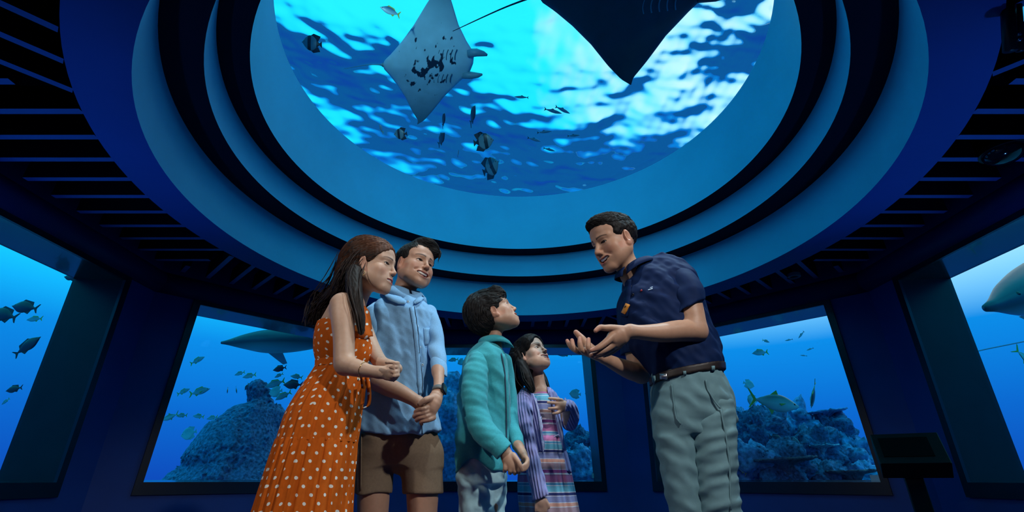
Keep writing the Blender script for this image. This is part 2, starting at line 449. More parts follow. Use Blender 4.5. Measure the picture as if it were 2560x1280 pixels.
class Field:
    """list of solids; each is combined only near its own bounding box"""
    def __init__(s): s.items = []
    def _add(s, fn, lo, hi, k, mode): s.items.append((fn, np.array(lo, float), np.array(hi, float), k, mode)); return s
    def cone(s, a, b, ra, rb, k=.02, mode='add', flat=None):
        """tapered capsule; flat=(axis, factor) squashes it along a direction"""
        a, b = np.array(a, float), np.array(b, float); ab = b - a; L2 = max(ab @ ab, 1e-9)
        r = max(ra, rb) * (1.0 if flat is None else max(1.0, flat[1]))
        if flat is not None: ax = np.array(flat[0], float); ax /= np.linalg.norm(ax); fl = flat[1]
        def fn(p):
            q = p - a; t = np.clip((q @ ab) / L2, 0, 1)
            d = q - t[..., None] * ab
            rr = ra + (rb - ra) * t
            if flat is None: return np.sqrt((d * d).sum(-1)) - rr
            c = d @ ax; d = d + ((c / fl - c)[..., None]) * ax
            l = np.sqrt((d * d).sum(-1)); return (l - rr) * min(1.0, fl)
        return s._add(fn, np.minimum(a, b) - r, np.maximum(a, b) + r, k, mode)
    def chain(s, pts, rad, k=.02, mode='add', flat=None):
        """smooth tapered tube through points, one solid"""
        pts, rad = np.array(pts, float), np.array(rad, float)
        if len(pts) > 2:
            c = bez(np.concatenate([pts, rad[:, None]], 1), (len(pts) - 1) * 3 + 1); pts, rad = c[:, :3], c[:, 3]
        fx = None
        if flat is not None: ax = np.array(flat[0], float); ax /= np.linalg.norm(ax); fx = (ax, flat[1])
        fq = 1.0 if fx is None else max(1.0, fx[1])
        def one(a, b, ra, rb):
            ab = b - a; L2 = max(ab @ ab, 1e-9)
            def fn(p):
                q = p - a; t = np.clip((q @ ab) / L2, 0, 1); d = q - t[..., None] * ab
                if fx is not None: c = d @ fx[0]; d = d + ((c / fx[1] - c)[..., None]) * fx[0]
                l = np.sqrt(np.einsum('...j,...j->...', d, d)) - (ra + (rb - ra) * t)
                return l * (min(1.0, fx[1]) if fx is not None else 1.0)
            r = max(ra, rb) * fq
            return (np.minimum(a, b) - r, np.maximum(a, b) + r, fn)
        segs = [one(*q) for q in zip(pts[:-1], pts[1:], rad[:-1], rad[1:])]
        def fn(p):
            D = segs[0][2](p)
            for g in segs[1:]: D = np.minimum(D, g[2](p))
            return D
        fn.seg = segs
        m = (rad * (max(1.0, flat[1]) if flat is not None else 1.0))[:, None]
        return s._add(fn, (pts - m).min(0), (pts + m).max(0), k, mode)
    def ell(s, c, r, k=.02, R=None, mode='add'):
        c, r = np.array(c, float), np.array(r, float)
        def fn(p):
            q = p - c
            if R is not None: q = q @ R
            k0 = np.sqrt(((q / r) ** 2).sum(-1)); k1 = np.sqrt(((q / (r * r)) ** 2).sum(-1))
            return k0 * (k0 - 1) / np.maximum(k1, 1e-6)
        m = r if R is None else np.abs(R) @ r
        return s._add(fn, c - m, c + m, k, mode)
    def stack(s, lv, k=.02, mode='add', power=2.0, yaw=None):
        """pile of horizontal ellipses: rows (z, cx, cy, rx, ry)"""
        lv = np.array(sorted(lv), float); Z = lv[:, 0]
        if yaw is None: yaw = np.zeros(len(lv))
        def fn(p):
            z = p[..., 2]
            cx, cy, rx, ry = (np.interp(z, Z, lv[:, i]) for i in (1, 2, 3, 4))
            qx, qy = np.abs(p[..., 0] - cx) / rx, np.abs(p[..., 1] - cy) / ry
            k0 = (qx ** power + qy ** power) ** (1 / power)
            d = (k0 - 1) * np.minimum(rx, ry)
            return np.maximum(d, np.maximum(Z[0] - z, z - Z[-1]))
        lo = [(lv[:, 1] - lv[:, 3]).min(), (lv[:, 2] - lv[:, 4]).min(), Z[0]]
        hi = [(lv[:, 1] + lv[:, 3]).max(), (lv[:, 2] + lv[:, 4]).max(), Z[-1]]
        return s._add(fn, lo, hi, k, mode)
    def half(s, c, n, mode='cut', k=.004):
        """removes (cut) everything on the n side of the plane through c"""
        c, n = np.array(c, float), np.array(n, float); n = n / np.linalg.norm(n)
        return s._add(lambda p: -((p - c) @ n), [-50] * 3, [50] * 3, k, mode)
    def fold(s, fn):
        """relief added to everything so far; later cuts stay clean"""
        s.items.append((fn, np.full(3, -50.), np.full(3, 50.), .0, 'post')); return s
    def bounds(s):
        lo = np.min([i[1] for i in s.items if i[4] == 'add'], 0); hi = np.max([i[2] for i in s.items if i[4] == 'add'], 0)
        return lo, hi
    def grid(s, lo, hi, h):
        n = np.maximum(np.ceil((np.array(hi) - lo) / h).astype(int) + 1, 2)
        ax = [lo[i] + h * np.arange(n[i]) for i in range(3)]
        F = np.full(n, 10.0)
        def window(a, b, m):
            i0 = np.clip(np.floor((a - m - lo) / h).astype(int), 0, n); i1 = np.clip(np.ceil((b + m - lo) / h).astype(int) + 1, 0, n)
            return i0, i1
        def points(sl): return np.stack(np.meshgrid(*[ax[j][sl[j]] for j in range(3)], indexing='ij'), -1)
        for fn, a, b, k, mode in s.items:
            if mode == 'post':
                near = np.nonzero(np.abs(F) < .05)
                F[near] += fn(np.stack([ax[j][near[j]] for j in range(3)], -1)); continue
            m = k + 3 * h
            i0, i1 = window(a, b, m)
            if (i1 <= i0).any(): continue
            sl = tuple(slice(i0[j], i1[j]) for j in range(3))
            seg = getattr(fn, 'seg', None)
            if seg is None: d = fn(points(sl))
            else:
                d = np.full(i1 - i0, 10.0)
                for g in seg:
                    j0, j1 = window(g[0], g[1], m); j0 = np.maximum(j0, i0); j1 = np.minimum(j1, i1)
                    if (j1 <= j0).any(): continue
                    s2 = tuple(slice(j0[j], j1[j]) for j in range(3)); s3 = tuple(slice(j0[j] - i0[j], j1[j] - i0[j]) for j in range(3))
                    d[s3] = np.minimum(d[s3], g[2](points(s2)))
            F[sl] = smin(F[sl], d, k) if mode == 'add' else -smin(-F[sl], d, k)
        return F, n
    def nets(s, lo, hi, h):
        lo = np.array(lo, float)
        F, n = s.grid(lo, hi, h)
        I = F < 0
        c = [I[i:n[0] - 1 + i, j:n[1] - 1 + j, k:n[2] - 1 + k] for i in (0, 1) for j in (0, 1) for k in (0, 1)]
        cnt = sum(x.astype(np.int8) for x in c)
        act = np.nonzero((cnt > 0) & (cnt < 8))
        idx = np.full(n - 1, -1, np.int64); idx[act] = np.arange(len(act[0]))
        acc = np.zeros((len(act[0]), 3)); w = np.zeros(len(act[0]))
        cor = [(i, j, k) for i in (0, 1) for j in (0, 1) for k in (0, 1)]
        val = {q: F[act[0] + q[0], act[1] + q[1], act[2] + q[2]] for q in cor}
        for q in cor:
            for a in range(3):
                if q[a]: continue
                r = list(q); r[a] = 1; r = tuple(r)
                v0, v1 = val[q], val[r]
                x = (v0 < 0) != (v1 < 0)
                t = v0[x] / (v0[x] - v1[x])
                p = np.tile(np.array(q, float), (x.sum(), 1)); p[:, a] += t
                acc[x] += p; w[x] += 1
        V = (np.stack(act, -1) + acc / w[:, None]) * h + lo
        Q = []
        for a in range(3):
            b, d = (a + 1) % 3, (a + 2) % 3
            sl0 = [slice(None)] * 3; sl1 = [slice(None)] * 3
            sl0[a] = slice(0, n[a] - 1); sl1[a] = slice(1, n[a])
            A, B = I[tuple(sl0)], I[tuple(sl1)]
            e = np.stack(np.nonzero(A != B), -1)
            ok = (e[:, b] > 0) & (e[:, d] > 0) & (e[:, b] < n[b] - 1) & (e[:, d] < n[d] - 1)
            e = e[ok]; sg = A[tuple(e.T)]
            def cell(db, dd):
                x = e.copy(); x[:, b] += db; x[:, d] += dd; return idx[tuple(x.T)]
            q = np.stack([cell(-1, -1), cell(0, -1), cell(0, 0), cell(-1, 0)], -1)
            q[~sg] = q[~sg][:, ::-1]
            Q.append(q)
        return V, np.concatenate(Q)
def relax(V, Q, n=1, lam=.5):
    E = np.concatenate([Q[:, [0, 1]], Q[:, [1, 2]], Q[:, [2, 3]], Q[:, [3, 0]]])
    deg = np.bincount(E.ravel(), minlength=len(V)).astype(float)[:, None]
    deg[deg == 0] = 1
    for _ in range(n):
        S = np.stack([np.bincount(E[:, 0], V[E[:, 1], a], len(V)) + np.bincount(E[:, 1], V[E[:, 0], a], len(V)) for a in range(3)], -1)
        V = V + lam * (S / deg - V)
    return V
def field_mesh(f, h, boxes=None, smooth=1):
    """boxes: [(lo, hi, h)] fine zones first; the remainder is meshed at h outside them"""
    lo, hi = f.bounds(); parts = []; zones = []
    for b in (boxes or []): zones.append((np.maximum(np.array(b[0]), lo - 4 * b[2]), np.minimum(np.array(b[1]), hi + 4 * b[2]), b[2]))
    zones.append((lo - 4 * h, hi + 4 * h, h))
    off = 0; VV, QQ = [], []
    for i, (a, b, hh) in enumerate(zones):
        V, Q = f.nets(a, b, hh)
        if not len(Q): continue
        V = relax(V, Q, smooth)
        c = V[Q].mean(1); keep = np.ones(len(Q), bool)
        for (a2, b2, h2) in zones[:i]:
            keep &= ~(((c > a2 + 1.2 * hh) & (c < b2 - 1.2 * hh)).all(-1))
        Q = Q[keep]; used = np.unique(Q); mp = np.full(len(V), -1); mp[used] = np.arange(len(used))
        VV.append(V[used]); QQ.append(mp[Q] + off); off += len(used)
    return np.concatenate(VV), np.concatenate(QQ)
def sdf_object(name, f, h, m, parent, boxes=None, smooth=1, color=None):
    V, Q = field_mesh(f, h, boxes, smooth)
    me = quads_mesh(name, V - np.array(parent.location) if parent is not None else V, Q)
    if color is not None:
        C = np.ones((len(V), 4), np.float32); C[:, :3] = color(V)
        at = me.color_attributes.new('Col', 'FLOAT_COLOR', 'POINT'); at.data.foreach_set('color', C.ravel())
    return ob(name, me, m, parent)
def waves(seed, n, lam, amp, dirs=None, spread=.5):
    """sum of random sines, used for cloth folds and rough relief"""
    rng = np.random.default_rng(seed); T = []
    for i in range(n):
        d = rng.normal(0, 1, 3)
        if dirs is not None: d = np.array(dirs, float) + spread * d
        d /= np.linalg.norm(d)
        T.append((d * 2 * math.pi / (lam * rng.uniform(.6, 1.7)), rng.uniform(0, 6.28), amp * rng.uniform(.5, 1) / math.sqrt(n)))
    def fn(p):
        o = 0
        for kv, ph, a in T: o = o + a * np.sin(p @ kv + ph)
        return o
    return fn
# ------------------------------------------------------------------ head
class Head:
    """face looks along local +y, z up, origin between the eyes' centres at mid head; s scales the adult size"""
    def __init__(s, origin, fwd, up, scale, smile=0.3, opened=0.0, child=0.0, fem=0.0, lid=0.0048):
        s.o = np.array(origin, float); s.R = rot_from(fwd, up); s.k = scale
        s.smile, s.opened, s.child, s.fem, s.lid = smile, opened, child, fem, lid
    def w(s, p): return s.o + s.R @ (np.array(p, float) * s.k)
    def local(s, V): return ((V - s.o) @ s.R) / s.k
    def add_to(s, f):
        w, k = s.w, s.k
        def E(c, r, kk=.015, mode='add', Rl=None):
            f.ell(w(c), np.array(r) * k, kk * k, s.R if Rl is None else s.R @ Rl, mode)
        def Cn(a, b, ra, rb, kk=.012, mode='add', flat=None):
            f.cone(w(a), w(b), ra * k, rb * k, kk * k, mode, None if flat is None else (s.R @ np.array(flat[0], float), flat[1]))
        ch, fe = s.child, s.fem
        jw = 1 - .13 * fe - .06 * ch; ns = .90 - .14 * fe - .15 * ch
        E((0, -.020, .036), (.076, .097, .085))
        E((0, .025, .045), (.066, .058, .060), .03)
        E((0, .026, -.034), (.063 * jw, .058, .074), .03)
        E((0, -.005, -.020), (.066, .060, .055), .03)
        for x in (-1, 1):
            Cn((x * .056 * jw, -.006, -.054), (x * .020, .058, -.100 + .010 * ch), .021, .017, .03)
            E((x * .040, .036, -.056), (.024, .024, .030), .03)
            E((x * .043, .047, -.030 + .004 * s.smile), (.023, .022, .020 + .003 * s.smile), .02)
            Cn((x * .012, .079, .022), (x * .048, .058, .022), .010, .008, .016)
        E((0, .066, -.104 + .004 * fe + .010 * ch), (.022 * jw, .018, .016), .02)
        # muzzle, nose
        E((0, .066, -.066), (.032, .022, .026), .02)
        Cn((0, .079 + .002 * ns, .010), (0, .086 + .016 * ns, -.030), .0075 * ns, .0095 * ns, .014)
        E((0, .087 + .016 * ns, -.034), (.0105 * ns, .0100 * ns, .0095 * ns), .008)
        for x in (-1, 1):
            E((x * .0120 * ns, .078 + .014 * ns, -.038), (.0085 * ns, .0105, .0080 * ns), .007)
            E((x * .0068 * ns, .084 + .0145 * ns, -.0450), (.0034 * ns, .0050, .0038), .003, 'sub')
        # eyes: sockets, lids, slits
        for x in (-1, 1):
            E((x * .031, .090, .000), (.018, .012, .011), .012, 'sub')
            E((x * .031, .0635, -.001), (.0150, .0150, .0140), .006)
            E((x * .031, .082, -.0012), (.0140, .0150, s.lid), .0015, 'sub')
        # ears
        for x in (-1, 1):
            Rl = np.array(Matrix.Rotation(x * -.35, 3, 'Z') @ Matrix.Rotation(-.18, 3, 'X'))
            E((x * .079, -.012, -.010), (.0075, .019, .031), .010, 'add', Rl)
            E((x * .087, -.006, -.006), (.0060, .0105, .019), .006, 'sub', Rl)
            E((x * .080, -.004, -.036), (.006, .009, .010), .006)
        # mouth: lips curve up with the smile; opening is a crescent
        cx, up, cy = s.mouth()
        def row(z0, drop, rr, y0):
            pts, rad = [], []
            for t in np.linspace(-1, 1, 7):
                pts.append(w((t * cx, y0 - (y0 - cy) * t * t, z0 + (up - z0) * t * t)))
                rad.append(k * (rr * (1 - .55 * t * t)))
            return pts, rad
        sm, op = s.smile, s.opened
        zu, zl = -.0665 + .003 * op + .002 * sm, -.0765 - .010 * op + .001 * sm
        f.chain(*row(zu, 0, .0052, .0895), .007 * k); f.chain(*row(zl, 0, .0060, .0875), .007 * k)
        for x in (-1, 1):
            if sm > .2:   # fold from nose to mouth corner, raised cheek
                Cn((x * .020, .088, -.040), (x * (cx + .009), cy + .004, up + .002), .0006, .0010, .012, 'sub')
        zm, hh = (zu + zl) / 2, (zu - zl) / 2
        if op > 0:
            for t in (-.72, -.42, 0, .42, .72):
                q = t * t
                E((t * cx, .094 - (.094 - cy) * q, zm + (up - zm) * q), (cx * .34, .026, max(.0022, (hh - .0015) * (1 - .8 * q) + .001)), .0025, 'sub')
        else:
            f.chain(*row(zm, 0, .0011, .0945), .002 * k, 'sub')
    def mouth(s):
        """half width, corner height and corner depth"""
        return .023 + .010 * s.smile, -.0705 + .0160 * s.smile, .076 - .010 * s.smile
    def color(s, V, skin, lip, brow=(.012, .008, .007), base=None, browlift=0.0):
        L = s.local(V); x, y, z = np.abs(L[:, 0]), L[:, 1], L[:, 2]
        C = np.tile(np.array(skin, float), (len(V), 1)) if base is None else base
        near = (np.linalg.norm(L, axis=1) < .17)
        def blend(wt, c):
            C[:] = C + (np.clip(wt, 0, 1) * near)[:, None] * (np.array(c) - C)
        sm, op = s.smile, s.opened
        # cheeks, nose and ears a touch redder
        red = np.array(skin) * (1.12, .80, .76)
        blend(.55 * np.exp(-(((x - .045) / .022) ** 2 + ((z + .035) / .02) ** 2)) * (y > .02), red)
        blend(.5 * np.exp(-(((x) / .013) ** 2 + ((z + .036) / .012) ** 2)) * (y > .085), red)
        blend(.5 * (x > .072) * (np.abs(z + .01) < .04), red)
        # lips
        cx, up, cy = s.mouth()
        t = np.clip(x / cx, 0, 1)
        zu, zl = -.0665 + .003 * op + .002 * sm, -.0765 - .010 * op + .001 * sm
        top = (zu + .0055) * (1 - t ** 2) + (up + .002) * t ** 2
        bot = (zl - .0060) * (1 - t ** 2) + (up - .003) * t ** 2
        inl = (y > .058) * np.clip((top - z) / .0015, 0, 1) * np.clip((z - bot) / .0015, 0, 1) * np.clip((cx + .001 - x) / .002, 0, 1)
        blend(inl * .9, lip)
        if op > 0:
            ins = (y > .040) * (y < .0800 - (.083 - cy) * t ** 2) * (z < top) * (z > bot) * (x < cx)
            blend(ins * .95, (.05, .012, .012))
        # brows
        bx = (x - .033) / .021
        bz = .0205 + browlift + .0045 * (1 - bx ** 2)
        th = .0036 * (1 - .45 * bx - .25 * (s.child + s.fem))
        blend((np.abs(bx) < 1.05) * np.clip(1.3 - np.abs(z - bz) / np.maximum(th, .001), 0, 1) * (y > .02) * .92, brow)
        # lash line
        ex, ez = (x - .031) / .0150, (z + .0012) / (s.lid + .0022)
        rr = ex ** 2 + ez ** 2
        blend(np.clip((1.25 - rr) * 4, 0, 1) * (y > .05) * (ez > -.2) * .9, (.01, .008, .008))
        # nostrils
        blend(np.clip(1.4 - np.sqrt(((x - .0068) / .0036) ** 2 + ((z + .0455) / .0035) ** 2), 0, 1) * (y > .088) * .8, (.05, .02, .015))
        return C
    def eyes(s, parent, gaze):
        g = s.R.T @ np.array(gaze, float); g /= np.linalg.norm(g)
        for x in (-1, 1):
            mb_v, mb_q = [], []
            n, m = 20, 14
            c = np.array((x * .031, .0630, -.0012)); r = .0132
            A = rot_from(g)
            for i in range(m + 1):
                t = math.pi * i / m
                for j in range(n):
                    a = 2 * math.pi * j / n
                    d = np.array((math.sin(t) * math.cos(a), math.cos(t), math.sin(t) * math.sin(a)))
                    rad = r * (1.03 if t < .4 else 1.0)
                    mb_v.append(s.w(c + A @ d * rad))
            for i in range(m):
                for j in range(n): mb_q.append((i * n + j, (i + 1) * n + j, (i + 1) * n + (j + 1) % n, i * n + (j + 1) % n))
            me = quads_mesh('eye', np.array(mb_v) - np.array(parent.location), mb_q)
            me.materials.append(M_EYEWHITE); me.materials.append(M_IRIS); me.materials.append(M_PUPIL)
            ix = []
            for i in range(m):
                ix += [2 if i < 1 else (1 if i < 3 else 0)] * n
            me.polygons.foreach_set('material_index', ix)
            ob('eye', me, None, parent)
    def teeth(s, parent, upper=True, lower=False):
        sm, op = s.smile, s.opened
        cx, up, cy = s.mouth()
        zu, zl = -.0665 + .003 * op + .002 * sm, -.0765 - .010 * op + .001 * sm
        v, q = [], []; n = 22
        sets = [(zu + .012, max(zu - .0095, zl + .002))] + ([(zl + .0005, zl + .0055)] if lower else [])
        for z0, z1 in sets:
            b = len(v)
            for i in range(n + 1):
                t = -.90 + 1.80 * i / n; qd = t * t
                notch = .0007 * (i % 2)
                y = .0872 - (.0880 - cy) * qd - notch
                a0, a1 = z0 + (up - z0) * qd, z1 + (up - z1) * qd
                v.append(s.w((t * cx, y, a0))); v.append(s.w((t * cx, y + .0006, a1))); v.append(s.w((t * cx, y - .004, a1)))
            for i in range(n):
                for j in (0, 1): q.append((b + 3 * i + j, b + 3 * i + j + 1, b + 3 * i + 4 + j, b + 3 * i + 3 + j))
        ob('teeth', quads_mesh('teeth', np.array(v) - np.array(parent.location), q), M_TEETH, parent)
M_EYEWHITE = mat('eye_white', (.70, .70, .68), .15, coat=.5)
M_IRIS = mat('dark_brown_iris', (.025, .012, .006), .1, coat=.8)
M_PUPIL = mat('pupil', (.003, .003, .003), .05, coat=1.0)
M_TEETH = mat('teeth', (.88, .87, .83), .3, coat=.3)
M_SKIN = mat('skin', (.5, .3, .2), .48, spec=.35, attr='Col', noise=.06, nscale=60, bump=.06, bscale=500, sss=.12)
# ------------------------------------------------------------------ helpers for bodies, clothes and hair
class Pose:
    """pixel landmarks of one person at a base distance"""
    def __init__(s, Y0): s.Y = Y0
    def p(s, px, py, d=0.0): return P(px, py, s.Y + d)
    def r(s, rp, py, d=0.0): return RP(rp, py, s.Y + d)
    def chain(s, f, rows, k=.02, flat=None, mode='add'):
        f.chain([s.p(a, b, d) for a, b, d, r in rows], [s.r(r, b, d) for a, b, d, r in rows], k, mode, flat); return f
    def ball(s, f, px, py, d, rpx, k=.02, sc=(1, 1, 1), mode='add', R=None):
        f.ell(s.p(px, py, d), np.array(sc) * s.r(rpx, py, d), k, R, mode); return f
    def rows(s, rows):
        """(py, left px, right px, dY, half depth px) -> stack levels"""
        out = []
        for py, a, b, d, ry in rows:
            A, B = s.p(a, py, d), s.p(b, py, d)
            out.append((A[2], (A[0] + B[0]) / 2, s.Y + d, (B[0] - A[0]) / 2, s.r(ry, py, d)))
        return out
    def stack(s, f, rows, k=.02, power=2.3, mode='add'): f.stack(s.rows(rows), k, mode, power); return f
def field_at(f, pts):
    F = np.full(len(pts), 10.0)
    for fn, a, b, k, mode in f.items:
        d = fn(pts)
        F = F + d if mode == 'post' else (smin(F, d, k) if mode == 'add' else -smin(-F, d, k))
    return F
def hit(f, px, py, Y, span=.45):
    """first point of solid f met by the line of sight through a pixel"""
    a, b = P(px, py, Y - span), P(px, py, Y + span)
    for n in (90, 16):
        pts = a + (b - a) * np.linspace(0, 1, n)[:, None]; F = field_at(f, pts)
        i = int(np.argmax(F < 0))
        if F[i] >= 0: return pts[int(np.argmin(F))]
        a, b = pts[max(i - 1, 0)], pts[i]
    return b
def outward(f, p, e=.004):
    g = field_at(f, np.concatenate([p + np.eye(3) * e, p - np.eye(3) * e]))
    n = g[:3] - g[3:]; return n / max(np.linalg.norm(n), 1e-9)
def ribbon(name, f, Y, pts, wpx, m, parent, lift=.004, th=.003, n=14, span=.45):
    """flat strip lying on the surface along a pixel polyline"""
    pts = np.array(pts, float); t = np.linspace(0, len(pts) - 1, n)
    line = np.stack([np.interp(t, np.arange(len(pts)), pts[:, j]) for j in (0, 1)], -1)
    v = []
    for i in range(n):
        d = line[min(i + 1, n - 1)] - line[max(i - 1, 0)]; d = d / np.linalg.norm(d); q = np.array((-d[1], d[0]))
        w = wpx if not hasattr(wpx, '__len__') else np.interp(t[i], np.arange(len(wpx)), wpx)
        for sgn in (-1, 0, 1):
            p = hit(f, *(line[i] + q * w / 2 * sgn), Y, span); v.append(p + outward(f, p) * lift)
    q = []
    for i in range(n - 1):
        for j in (0, 1): q.append((3 * i + j, 3 * i + j + 1, 3 * i + 4 + j, 3 * i + 3 + j))
    o = ob(name, quads_mesh(name, np.array(v) - np.array(parent.location), q), m, parent)
    md = o.modifiers.new('solid', 'SOLIDIFY'); md.thickness = th; md.offset = 0
    return o
def stud(name, f, Y, px, py, rpx, m, parent, span=.45, th=.35):
    """small round button on the surface"""
    p = hit(f, px, py, Y, span); n = outward(f, p); r = RP(rpx, py, Y)
    R = rot_from(n, (0.1, 0, 1)); v = []; N = 14
    for yy, rr in ((-.2, 1), (th, 1), (th * 1.3, .8), (th, .45)):
        for i in range(N):
            a = 2 * math.pi * i / N; v.append(p + R @ (np.array((math.cos(a) * rr, yy, math.sin(a) * rr)) * r))
    q = [(j * N + i, j * N + (i + 1) % N, (j + 1) * N + (i + 1) % N, (j + 1) * N + i) for j in range(3) for i in range(N)]
    return ob(name, quads_mesh(name, np.array(v) - np.array(parent.location), q), m, parent)
def tubes_mesh(name, curves, m, parent, n=5):
    """many tapered strands in one mesh; curves: (points (k,3), radii (k))"""
    V, Q, off = [], [], 0
    ca, sa = np.cos(2 * np.pi * np.arange(n) / n), np.sin(2 * np.pi * np.arange(n) / n)
    for pts, rad in curves:
        pts = np.asarray(pts, float); k = len(pts)
        T = np.gradient(pts, axis=0); T /= np.maximum(np.linalg.norm(T, axis=1, keepdims=True), 1e-9)
        up = np.where(np.abs(T[:, 2:3]) < .8, np.array([[0, 0, 1.0]]), np.array([[1.0, 0, 0]]))
        A = np.cross(T, up); A /= np.maximum(np.linalg.norm(A, axis=1, keepdims=True), 1e-9); B = np.cross(A, T)
        V.append((pts[:, None] + (A[:, None] * ca[:, None] + B[:, None] * sa[:, None]) * np.asarray(rad)[:, None, None]).reshape(-1, 3))
        i = np.arange(k - 1)[:, None] * n + off; j = np.arange(n)
        Q.append(np.stack([i + j, i + (j + 1) % n, i + n + (j + 1) % n, i + n + j], -1).reshape(-1, 4)); off += k * n
    V, Q = np.concatenate(V), np.concatenate(Q)
    return ob(name, quads_mesh(name, V - np.array(parent.location), Q), m, parent)
def field_normal(f, pts, e=.003):
    n = np.stack([field_at(f, pts + d) - field_at(f, pts - d) for d in np.eye(3) * e], -1)
    return n / np.maximum(np.linalg.norm(n, axis=1, keepdims=True), 1e-9)
def scalp_strands(h, f, n, region, flow, length, rad, seed, lift=.002, steps=7, bend=None):
    """strands combed along the hair surface f of head h; region(local point) chooses roots, flow(local point) the combing"""
    rng = np.random.default_rng(seed); L = np.zeros((0, 3)); guard = 0
    while len(L) < n and guard < 60:
        guard += 1
        d = rng.normal(0, 1, (n, 3)); d /= np.linalg.norm(d, axis=1, keepdims=True)
        lp = np.array((0, -.02, .036)) + d * np.array((.082, .104, .092))
        L = np.concatenate([L, lp[[bool(region(l)) for l in lp]]])[:n]
    if not len(L): return []
    W = h.o + (L * h.k) @ h.R.T
    cen = h.w((0, -.02, .036)); D = W - cen; D /= np.linalg.norm(D, axis=1, keepdims=True)
    for _ in range(5): W = W - D * np.clip(field_at(f, W), -.02, .02)[:, None] * .8
    Ls = length * h.k * rng.uniform(.6, 1.2, len(L)); path = []
    jit = rng.normal(0, .12, (len(L), 3))
    for i in range(steps):
        N = field_normal(f, W)
        W = W - N * np.clip(field_at(f, W), -.015, .015)[:, None]
        path.append(W + N * (lift * (i / (steps - 1)) ** .7 - .0006))
        loc = ((W - h.o) @ h.R) / h.k
        V = np.array([flow(l, rng) for l in loc], float) @ h.R.T + jit
        V -= N * (V * N).sum(1, keepdims=True); V /= np.maximum(np.linalg.norm(V, axis=1, keepdims=True), 1e-6)
        W = W + V * (Ls / (steps - 1))[:, None]
    path = np.stack(path, 1); prof = np.interp(np.linspace(0, 1, steps), [0, .2, .6, 1], [.5, 1, .8, .1])
    rr = rad * h.k * rng.uniform(.6, 1.25, len(L))
    return [(path[i], rr[i] * prof) for i in range(len(L))]
def loft(name, levels, m, parent, nu=160, pleat=None, closed=True, nv=None, cap=False):
    """skirt-like tube through horizontal ellipses (z, cx, cy, rx, ry) listed top to bottom, with metric UVs"""
    L = np.array(levels, float)
    t = np.linspace(0, len(L) - 1, nv or 60); L2 = bez(L, len(t))
    th = np.linspace(0, 2 * np.pi, nu + 1)
    V = np.zeros((len(t), nu + 1, 3)); UV = np.zeros((len(t), nu + 1, 2))
    arc = np.concatenate([[0], np.cumsum(np.hypot(np.diff(L2[:, 0]), np.diff(L2[:, 3])))])
    for i, (z, cx, cy, rx, ry) in enumerate(L2):
        g = 1 + (pleat(th, i / (len(t) - 1)) if pleat else 0)
        V[i, :, 0] = cx + rx * g * np.sin(th - np.pi); V[i, :, 1] = cy + ry * g * np.cos(th - np.pi); V[i, :, 2] = z
        UV[i, :, 0] = (th - np.pi) * (rx + ry) / 2; UV[i, :, 1] = arc[i]
    n1 = nu + 1; ii = np.arange(len(t) * n1).reshape(len(t), n1)
    Q = np.stack([ii[:-1, :-1], ii[1:, :-1], ii[1:, 1:], ii[:-1, 1:]], -1).reshape(-1, 4)
    me = quads_mesh(name, V.reshape(-1, 3) - np.array(parent.location), Q)
    uv = me.uv_layers.new(name='UVMap'); uv.data.foreach_set('uv', UV.reshape(-1, 2)[Q.ravel()].astype(np.float32).ravel())
    return ob(name, me, m, parent)
def leaf_collar(name, c, up, fwd, r, drop, spread, point, gap, m, parent, sq=.85, rise=.0):
    """folded shirt collar round a neck: c centre of the fold line"""
    R = rot_from(fwd, up); v = []; n = 40
    for i in range(n + 1):
        t = -math.pi / 2 + (gap + (2 * math.pi - 2 * gap) * i / n)     # starts and ends at the front
        a = t + math.pi
        fr = abs(i / n * 2 - 1)                                         # 1 at the front points
        rad = np.array((math.cos(a), math.sin(a) * sq, 0))
        ff = max(0, fr - .55) / .45
        top = rad * r + np.array((0, 0, rise * (1 - fr) - .018 * fr ** 2))
        stand = rad * r * .99 + np.array((0, 0, -.030 - .018 * fr ** 2))
        low = rad * (r + spread * (1 + .25 * ff)) + np.array((0, .012 * ff, -drop - point * ff ** 1.5 - .018 * fr ** 2))
        mid = (top + low) / 2 + rad * .010
        for q in (stand, top, top + (mid - top) * .25 + rad * .003, mid, low): v.append(np.array(c) + R @ q)
    q = [(5 * i + j, 5 * i + j + 1, 5 * i + 6 + j, 5 * i + 5 + j) for i in range(n) for j in range(4)]
    o = ob(name, quads_mesh(name, np.array(v) - np.array(parent.location), q), m, parent)
    md = o.modifiers.new('solid', 'SOLIDIFY'); md.thickness = .0035; md.offset = 0
    return o
def person(px, Y, label):
    p = P(px, 1200, Y)
    o = empty('person', (p[0], Y, 0), label, 'person'); return o
def shoe(f, p, yaw, L=.27):
    d = np.array((math.cos(yaw), math.sin(yaw), 0)); a = np.array((p[0], p[1], 0))
    f.cone(a - d * L * .25 + (0, 0, .045), a + d * L * .45 + (0, 0, .035), .043, .036, .02); return f
M_SHOE = mat('dark_shoe_leather', (.02, .02, .022), .5)
